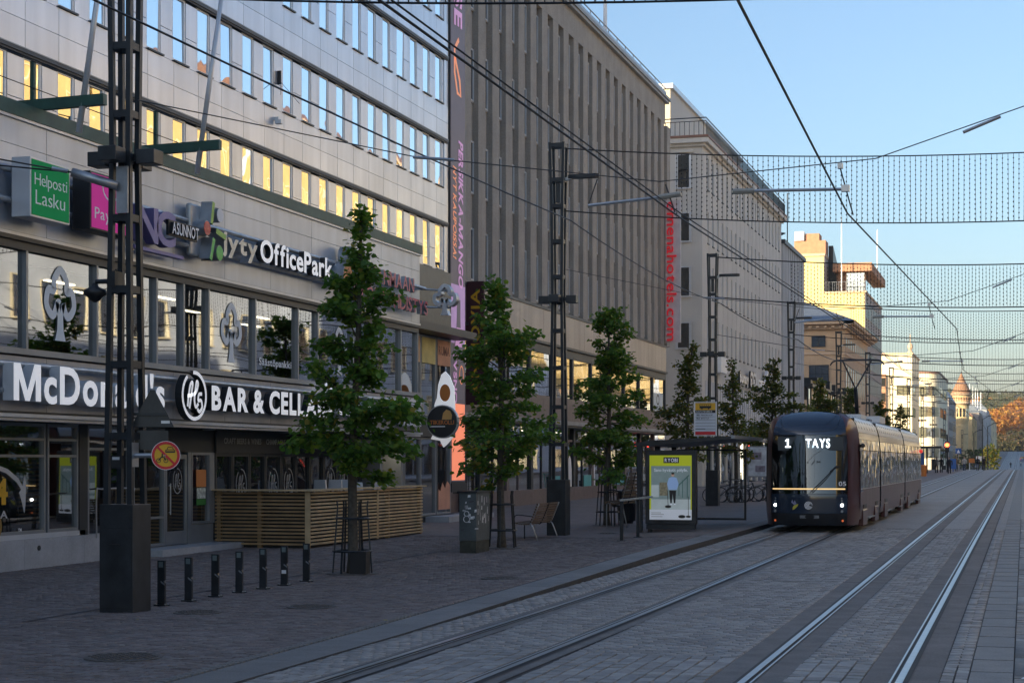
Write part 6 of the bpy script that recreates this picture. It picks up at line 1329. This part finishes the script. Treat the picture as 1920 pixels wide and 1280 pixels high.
for i in range(9):
    x, y = PYL[i]; z = gz(x, y); t = thing('light_curtain', NL[i] if i < 4 else ('fourth','fifth','sixth','seventh','eighth')[i-4]+' light curtain down the street, dense and small', 'light curtain', (x, y, z+10.4), group='curtains of light strings across the street')
    xr = 12.2; yr = y+1.0; f0 = .125; D_ = 1.72
    top = lambda u: (x+.2+(xr-x-.2)*u, y+1.0*u, z+10.4-4*.62*u*(1-u)); bot = lambda u: (x+.2+(xr-x-.2)*u, y+1.0*u, z+10.32-D_+(.02 if i == 0 else .12)-4*.72*u*(1-u)*.92)
    rc = .016 if i < 2 else .024 if i < 4 else .03
    part('top_cable', MB().path([top(k/24) for k in range(25)], rc, 4), cable_m, t); part('bottom_cable', MB().path([bot(k/24) for k in range(25)], rc, 4), cable_m, t)
    st = MB(); n = int((1-f0)*(xr-x)/.135) if i < 4 else 110
    for k in range(n+1):
        u = f0+(1-f0)*k/n
        if u > .80: break
        a, b = Vector(top(u)), Vector(bot(u)); jx = .02*math.sin(k*7.3); rs = .009 if i < 2 else .011 if i < 4 else .013
        st.bar(a, b+Vector((jx,0,0)), rs, rs, (0,1,0))
        nb = 14 if i < 2 else 11 if i < 4 else 0; rb = .021 if i < 2 else .026
        for q in range(1, nb):
            p = a+(b-a)*(q+(.3 if k % 2 else 0))/nb
            st.add([p+Vector(v)*rb for v in ((1,0,0),(-1,0,0),(0,1,0),(0,-1,0),(0,0,1.6),(0,0,-1.6))], [(0,2,4),(2,1,4),(1,3,4),(3,0,4),(2,0,5),(1,2,5),(3,1,5),(0,3,5)])
        if i < 2: st.bar(a+Vector((0,0,-.10)), a, .012, .012, (0,1,0)); st.bar(b, b+Vector((jx,0,.10)), .012, .012, (0,1,0))
    part('light_strings', st, bead_m, t, kind='stuff')

# ================================================================ far street life
def at(px, y, dz=0): d = ray(px, 0); x = d[0]*y/d[1]; return (x, y, gz(x, y)+dz)
t = thing('traffic_light', 'traffic light showing red at the far crossing', 'traffic light', at(1776, 205)); x, y, z = at(1776, 205)
part('pole', MB().tube((x,y,z),(x,y,z+4.2),.09), pole_m, t); part('head', MB().box(x-.22,x+.22,y-.3,y-.05,z+2.3,z+3.5), blackp, t, bevel=.04); part('red_lamp', MB().prism(circ(x,z+3.12,.24),'Y',y-.36,y-.31), M('red_light_lit', (1,.07,.02), .3, var=0, emit=7), t); part('amber_lamp', MB().prism(circ(x,z+2.62,.13),'Y',y-.33,y-.305), pole_m, t)
z = gz(-12.6,196); t = thing('tram_shelter', 'far tram stop shelter with dark roof and glass sides', 'shelter', (-12.6,196,z)); part('roof', MB().box(-14.2,-8.6,194,204,z+2.75,z+2.95), pole_b, t)
for x_ in (-13.9,-11.8,-10.2): part('post', MB().box(x_-.08,x_+.08,195,195.2,z,z+2.75), pole_m, t)
part('pane', MB().quad((-13.9,196,z+.3),(-11.8,196,z+.3),(-11.8,196,z+2.5),(-13.9,196,z+2.5)), darkg, t); part('info_panel', MB().box(-11.4,-10.5,195,195.1,z+.4,z+2.3), blue_s, t)
def person(label, px, y, top, low, sh=0, h=1.72, w=1.):
    x, y, z = at(px, y); k = h/1.72; t = thing('person', label, 'person', (x, y, z)); m = MB()
    for s in (-1, 1): m.path([(s*.09*w,.12*s,.02),(s*.09*w,.10*s-.02,.45),(s*.085*w,0,.86)],[.055*w,.065*w,.09*w],8); m.box(s*.09*w-.05,s*.09*w+.05,.12*s-.20,.12*s+.06,0,.07)
    for s in (-1, 1): m.path([(s*.2*w,0,1.38),(s*.25*w,.03*s,1.12),(s*.24*w,-.06*s,.86)],[.06*w,.05*w,.04],7)
    m.path([(0,0,.82),(0,0,.95),(0,0,1.15),(0,0,1.36),(0,0,1.44),(0,0,1.50)],[.15*w,.16*w,.155*w,.19*w,.12,.06],10); n0 = len(m.f); m.ball((0,-.01,1.60),.10,10,8,1.2); m.m[n0:] = [1]*(len(m.f)-n0)
    for f, q in enumerate(m.f):
        if f < n0 and max(m.v[i][2] for i in q) < .9: m.m[f] = 2
    m.v = [(a*k,b_*k,c*k) for a,b_,c in m.v]; part('body', m, [top, M('skin', (.42,.27,.2), .6), low], t, local=True, smooth=True); part('hair', MB().ball((0,.02*k,1.64*k),.105*k,10,6,1.0), blackp, t, local=True, smooth=True); return t
cb = M('coat_black', (.02,.02,.024), .8); cg = M('coat_grey', (.16,.17,.18), .8); cj = M('jeans_blue', (.05,.07,.12), .8); cw = M('coat_pale', (.5,.48,.46), .8); ct = M('coat_tan', (.2,.15,.1), .8)
for lab, px_, y, a, b in (('person in a grey coat waiting at the left post of the far shelter',1756,198,cg,cb),('person in black under the middle of the far shelter',1765,203,cb,cb),('broad figure in a black coat at the right end of the far shelter',1780,193,cb,cb),('person in tan jacket on the crossing beyond the far shelter',1793,218,ct,cj),('person in pale coat and blue jeans near the orange post',1808,224,cw,cj),('walking person in black on the crest of the street',1833,226,cb,cj),('person in dark clothes crossing by the round green tree',1845,227,cb,cb),('person in black far down the dip of the street',1895,560,cb,cb),('person in white top far down at the frame edge',1914,575,cw,cj)):
    person(lab, px_, y, a, b, h=1.75 if y < 300 else 1.8, w=1.15 if 'broad' in lab else 1.)
x, y, z = at(1797, 222); t = thing('crossing_sign', 'small blue pedestrian crossing sign at the far crossing', 'traffic sign', (x,y,z)); part('pole', MB().tube((x,y,z),(x,y,z+2.9),.04), steel_g, t); part('plate', MB().box(x-.35,x+.35,y-.06,y-.04,z+2.1,z+2.8), blue_s, t); part('symbol', MB().prism([(x-.2,z+2.2),(x+.2,z+2.2),(x,z+2.65)],'Y',y-.07,y-.061), white, t)
x, y, z = at(1787, 214); solo('info_post', MB().box(x-.35,x+.35,y,y+.2,z+.3,z+1.5).box(x-.05,x+.05,y+.05,y+.15,z,z+.3), blue_s, 'bright blue panel standing beside the waiting people', 'sign')
x, y, z = at(1818, 228); t = thing('orange_post', 'orange machine on a pale post at the crest of the street', 'post', (x,y,z)); part('post', MB().box(x-.06,x+.06,y-.05,y+.05,z,z+1.2), alu, t); part('head', MB().box(x-.1,x+.6,y-.15,y+.15,z+.95,z+1.5), orange, t)
x, y, z = at(1731, 168); solo('orange_bin', MB().lathe_at([(.30,0),(.32,1.0),(.2,1.1)], (x,y,z), 14), orange, 'orange cylinder bin standing just beyond the tram tail', 'bin')
x, y, z = at(1838, 300); t = thing('street_sign', 'white direction sign board on two posts beyond the crest', 'sign', (x,y,z)); part('board', MB().box(x-.7,x+.7,y,y+.1,2.2,3.0), white, t); part('post', MB().tube((x-.4,y+.1,z),(x-.4,y+.1,2.9),.05).tube((x+.4,y+.1,z),(x+.4,y+.1,2.9),.05), alu_d, t)
for i, px_ in enumerate((1842, 1852, 1826)):
    x, y, z = at(px_, 262+20*i); solo('lamp_post', MB().path([(x,y,z),(x,y,z+7.5),(x+.9,y,z+8)],[.1,.07,.05],6).box(x+.8,x+1.5,y-.12,y+.12,z+7.95,z+8.08), pole_m, ['slim street lamp by the round green tree, nearest of three','slim street lamp beyond the crest, middle of three','slim street lamp against the ochre stone house'][i], 'street lamp', 'far street lamps')
def lump_tree(name, label, x, y, z, r, h, mats, seed, n=420, trunk=True):
    rg = np.random.default_rng(seed); t = thing(name, label, 'tree', (x, y, z))
    P = rg.normal(0,1,(n,3)); P /= np.linalg.norm(P,axis=1)[:,None]; P *= (rg.random(n)**.4)[:,None]*np.array([r,r,h*.42]); P[:,2] += h*.58
    V = leaf_arrays(P, P*.3, r*.20, rg); part('trunk', MB().path([(0,0,-1),(0,0,h*.35),(.1,0,h*.7)],[r*.08,r*.06,r*.03],6), bark, t, local=True)
    _link('crown', leaf_mesh('crown', V, rg.integers(0,len(mats),n)), mats, t, ORG[t.name], kind='stuff'); return t
x, y, z = at(1861, 330); lump_tree('round_tree', 'round green tree at the end of the buildings before the dip', x-.3, y, -1.0, 1.75, 6.2, leaf_far, 5, 700)
aut = [LEAF('autumn_orange', (.40,.16,.03), .25), LEAF('autumn_gold', (.45,.24,.04), .25), LEAF('autumn_rust', (.28,.12,.03), .25)]
fir = [LEAF('conifer_dark', (.045,.070,.022), .3), LEAF('conifer_mid', (.075,.095,.030), .3), LEAF('conifer_olive', (.12,.11,.035), .3)]
hill = lambda x, y: 8 if y < 1000 else 8+(y-1000)*.066+3.5*math.sin(x*.02+y*.006) if y < 1900 else 70
struct('hill', sheet([-700,-400,-250,-180,-140,-110,-80,-50,-20,10,40,80,140,300,600], [962,1000,1050,1100,1180,1260,1340,1420,1500,1600,1750,1900,2300], .05, hill), M('hill_earth', (.13,.10,.055), .95, 0, .3, .03))
rg = np.random.default_rng(8)
def wood(name, pts, hs, rs, mats, nl, cone, seed):
    rr = np.random.default_rng(seed); Vs = []; mi = []
    for (x, y, z), h, r in zip(pts, hs, rs):
        u = rr.random(nl); a = rr.random(nl)*2*math.pi; rad = (r*(1-u)**.8 if cone else r*np.sqrt(np.clip(1-(2*u-1)**2,.05,1)))*np.sqrt(rr.random(nl)*.7+.3)
        P = np.stack([x+rad*np.cos(a), y+rad*np.sin(a), z+h*(.12+.88*u)],1); Vs.append(leaf_arrays(P, np.stack([np.cos(a),np.sin(a),-.3+0*a],1), r*.42, rr)); base = rr.integers(0,len(mats)); mi.append(np.where(rr.random(nl) < .7, base, rr.integers(0,len(mats),nl)))
    V = np.concatenate(Vs); o = _link(name, leaf_mesh(name, V, np.concatenate(mi)), mats, None, (0,0,0), kind='stuff'); return o
pts = []
for _ in range(1500): y = 1230+640*rg.random(); x = -150+240*rg.random(); pts.append((x, y, hill(x, y)-1))
wood('conifer_forest', pts, rg.uniform(10,17,len(pts)), rg.uniform(2.4,4.2,len(pts)), fir, 46, True, 2)
pts2 = [p for p in [(-150+240*rg.random(), 1240+600*rg.random(), 0) for _ in range(190)]]; pts2 = [(x, y, hill(x, y)-1) for x, y, _ in pts2]; wood('autumn_wood', pts2, rg.uniform(9,14,len(pts2)), rg.uniform(3,5,len(pts2)), aut, 50, False, 3)
k = 0
for px_, y, h, r, lab in ((1862,1010,14,7,'orange autumn tree nearest to the last house'),(1874,1040,20,9,'tall orange autumn tree in the middle of the slope'),(1888,1025,20,9,'orange autumn tree right of the tall middle one'),(1902,1060,22,10,'rust orange autumn tree above the van'),(1917,1040,26,10,'tallest autumn tree at the frame edge'),(1934,1050,22,10,'autumn tree just outside the frame edge'),(1852,1080,18,8,'autumn tree behind the last roof')):
    d = ray(px_, 0); x = d[0]*y/d[1]; lump_tree('autumn_tree', lab, x, y, 11+(y-1000)*.058, r, h*.92, aut, 60+k, 900); k += 1
solo('embankment', MB().prism([(-60,7),(60,7),(60,12),(20,13),(-20,12.5),(-60,12)],'Y',985,1000), M('embankment_grass_brown', (.16,.11,.06), .95, 0, .3, .05), 'brown overgrown bank below the autumn trees', 'bank')
und = [LEAF('undergrowth_brown', (.17,.11,.055), .3), LEAF('undergrowth_olive', (.09,.085,.035), .3), LEAF('undergrowth_dark', (.05,.05,.025), .3)]
pts = [(-40+62*rg.random(), 962+30*rg.random(), 0) for _ in range(150)]; pts = [(x, y, 7+(y-962)*.22) for x, y, _ in pts]
wood('undergrowth', pts, rg.uniform(3,6.5,150), rg.uniform(2,3.8,150), und, 60, False, 12)
pts = [(x, 500+440*rg.random(), 0) for x in list(-14-5*rg.random(26))+list(8+5*rg.random(24))]; pts = [(x, y, gy(y)-.5) for x, y, _ in pts]
wood('roadside_bushes', pts, rg.uniform(3,6,50), rg.uniform(1.4,2.6,50), und[1:]+[leaf_far[1]], 110, False, 13)
x, y, z = at(1918, 640); t = thing('van', 'violet grey van with red tail lamp at the frame edge far off', 'van', (x,y,z)); part('body', MB().prism([(-1.0,.35),(1.0,.35),(1.02,1.3),(.85,2.1),(-.85,2.1),(-1.02,1.3)],'Y',0,4.6), M('van_paint', (.16,.17,.28), .35), t, local=True, bevel=.08); part('rear_window', MB().box(-.75,.75,-.03,-.005,1.35,1.95), darkg, t, local=True)
for s in (-1,1):
    part('tail_lamp', MB().box(s*.92-.09,s*.92+.09,-.04,-.005,.9,1.4), M('van_red', (.7,.06,.04), .4, emit=.3), t, local=True)
    for yy in (.9,3.7): part('wheel', MB().prism(circ(yy,.34,.34,n=14),'X',s*.82,s*1.0), blackp, t, local=True)
# litter, fallen leaves on the paving
fl = MB()
for _ in range(260):
    x = -17+15.5*R.random(); y = 15+40*R.random(); a = R.random()*6.28; s = .02+.03*R.random()
    if x > -7.2 and R.random() < .75: continue
    z = gz(x, y)+.012; fl.add([(x+s*math.cos(a+q), y+s*math.sin(a+q)*(1 if q % 2 < 1 else .6), z+.006*R.random()) for q in (0,1.5,3.1,4.7)], [(0,1,2,3)], R.randrange(3))
for _ in range(420):
    x = -17.5+9.6*R.random(); y = 15+28*R.random(); z = gz(x, y)+.007; s = .012+.02*R.random()
    fl.add([(x+s*math.cos(q), y+s*math.sin(q), z+.001) for q in (0,1.05,2.1,3.14,4.19,5.24)], [(0,1,2,3,4,5)], 3 if R.random() < .6 else 0)
_link('fallen_leaves', fl.mesh('fallen_leaves'), [M('litter_pale', (.35,.33,.3), .8), leaf_m[3], M('litter_brown', (.1,.07,.04), .8), M('gum_spot', (.07,.065,.065), .8)], None, (0,0,0), kind='stuff')
solo('paper_scrap', MB().add([(-.03,17.55,.088),(.13,17.50,.092),(.15,17.62,.096),(-.01,17.66,.09),(.06,17.58,.12)],[(0,1,4),(1,2,4),(2,3,4),(3,0,4)]), white, 'white scrap of paper on the paving at the lower frame corner', 'litter')
# ---------------------------------------------------------------- morning air
hm = bpy.data.materials.new('haze_air'); hm.use_nodes = True; nt = hm.node_tree; nt.nodes.remove(nt.nodes['Principled BSDF'])
pv_ = nt.nodes.new('ShaderNodeVolumePrincipled'); pv_.inputs['Color'].default_value = (.95,.95,.96,1); pv_.inputs['Density'].default_value = .00012; pv_.inputs['Anisotropy'].default_value = .0
nt.links.new(pv_.outputs[0], nt.nodes['Material Output'].inputs['Volume'])
hz = _link('haze', MB().box(-720, 620, -310, 2520, -7, 110).mesh('haze'), hm, None, (0,0,0), kind='stuff')
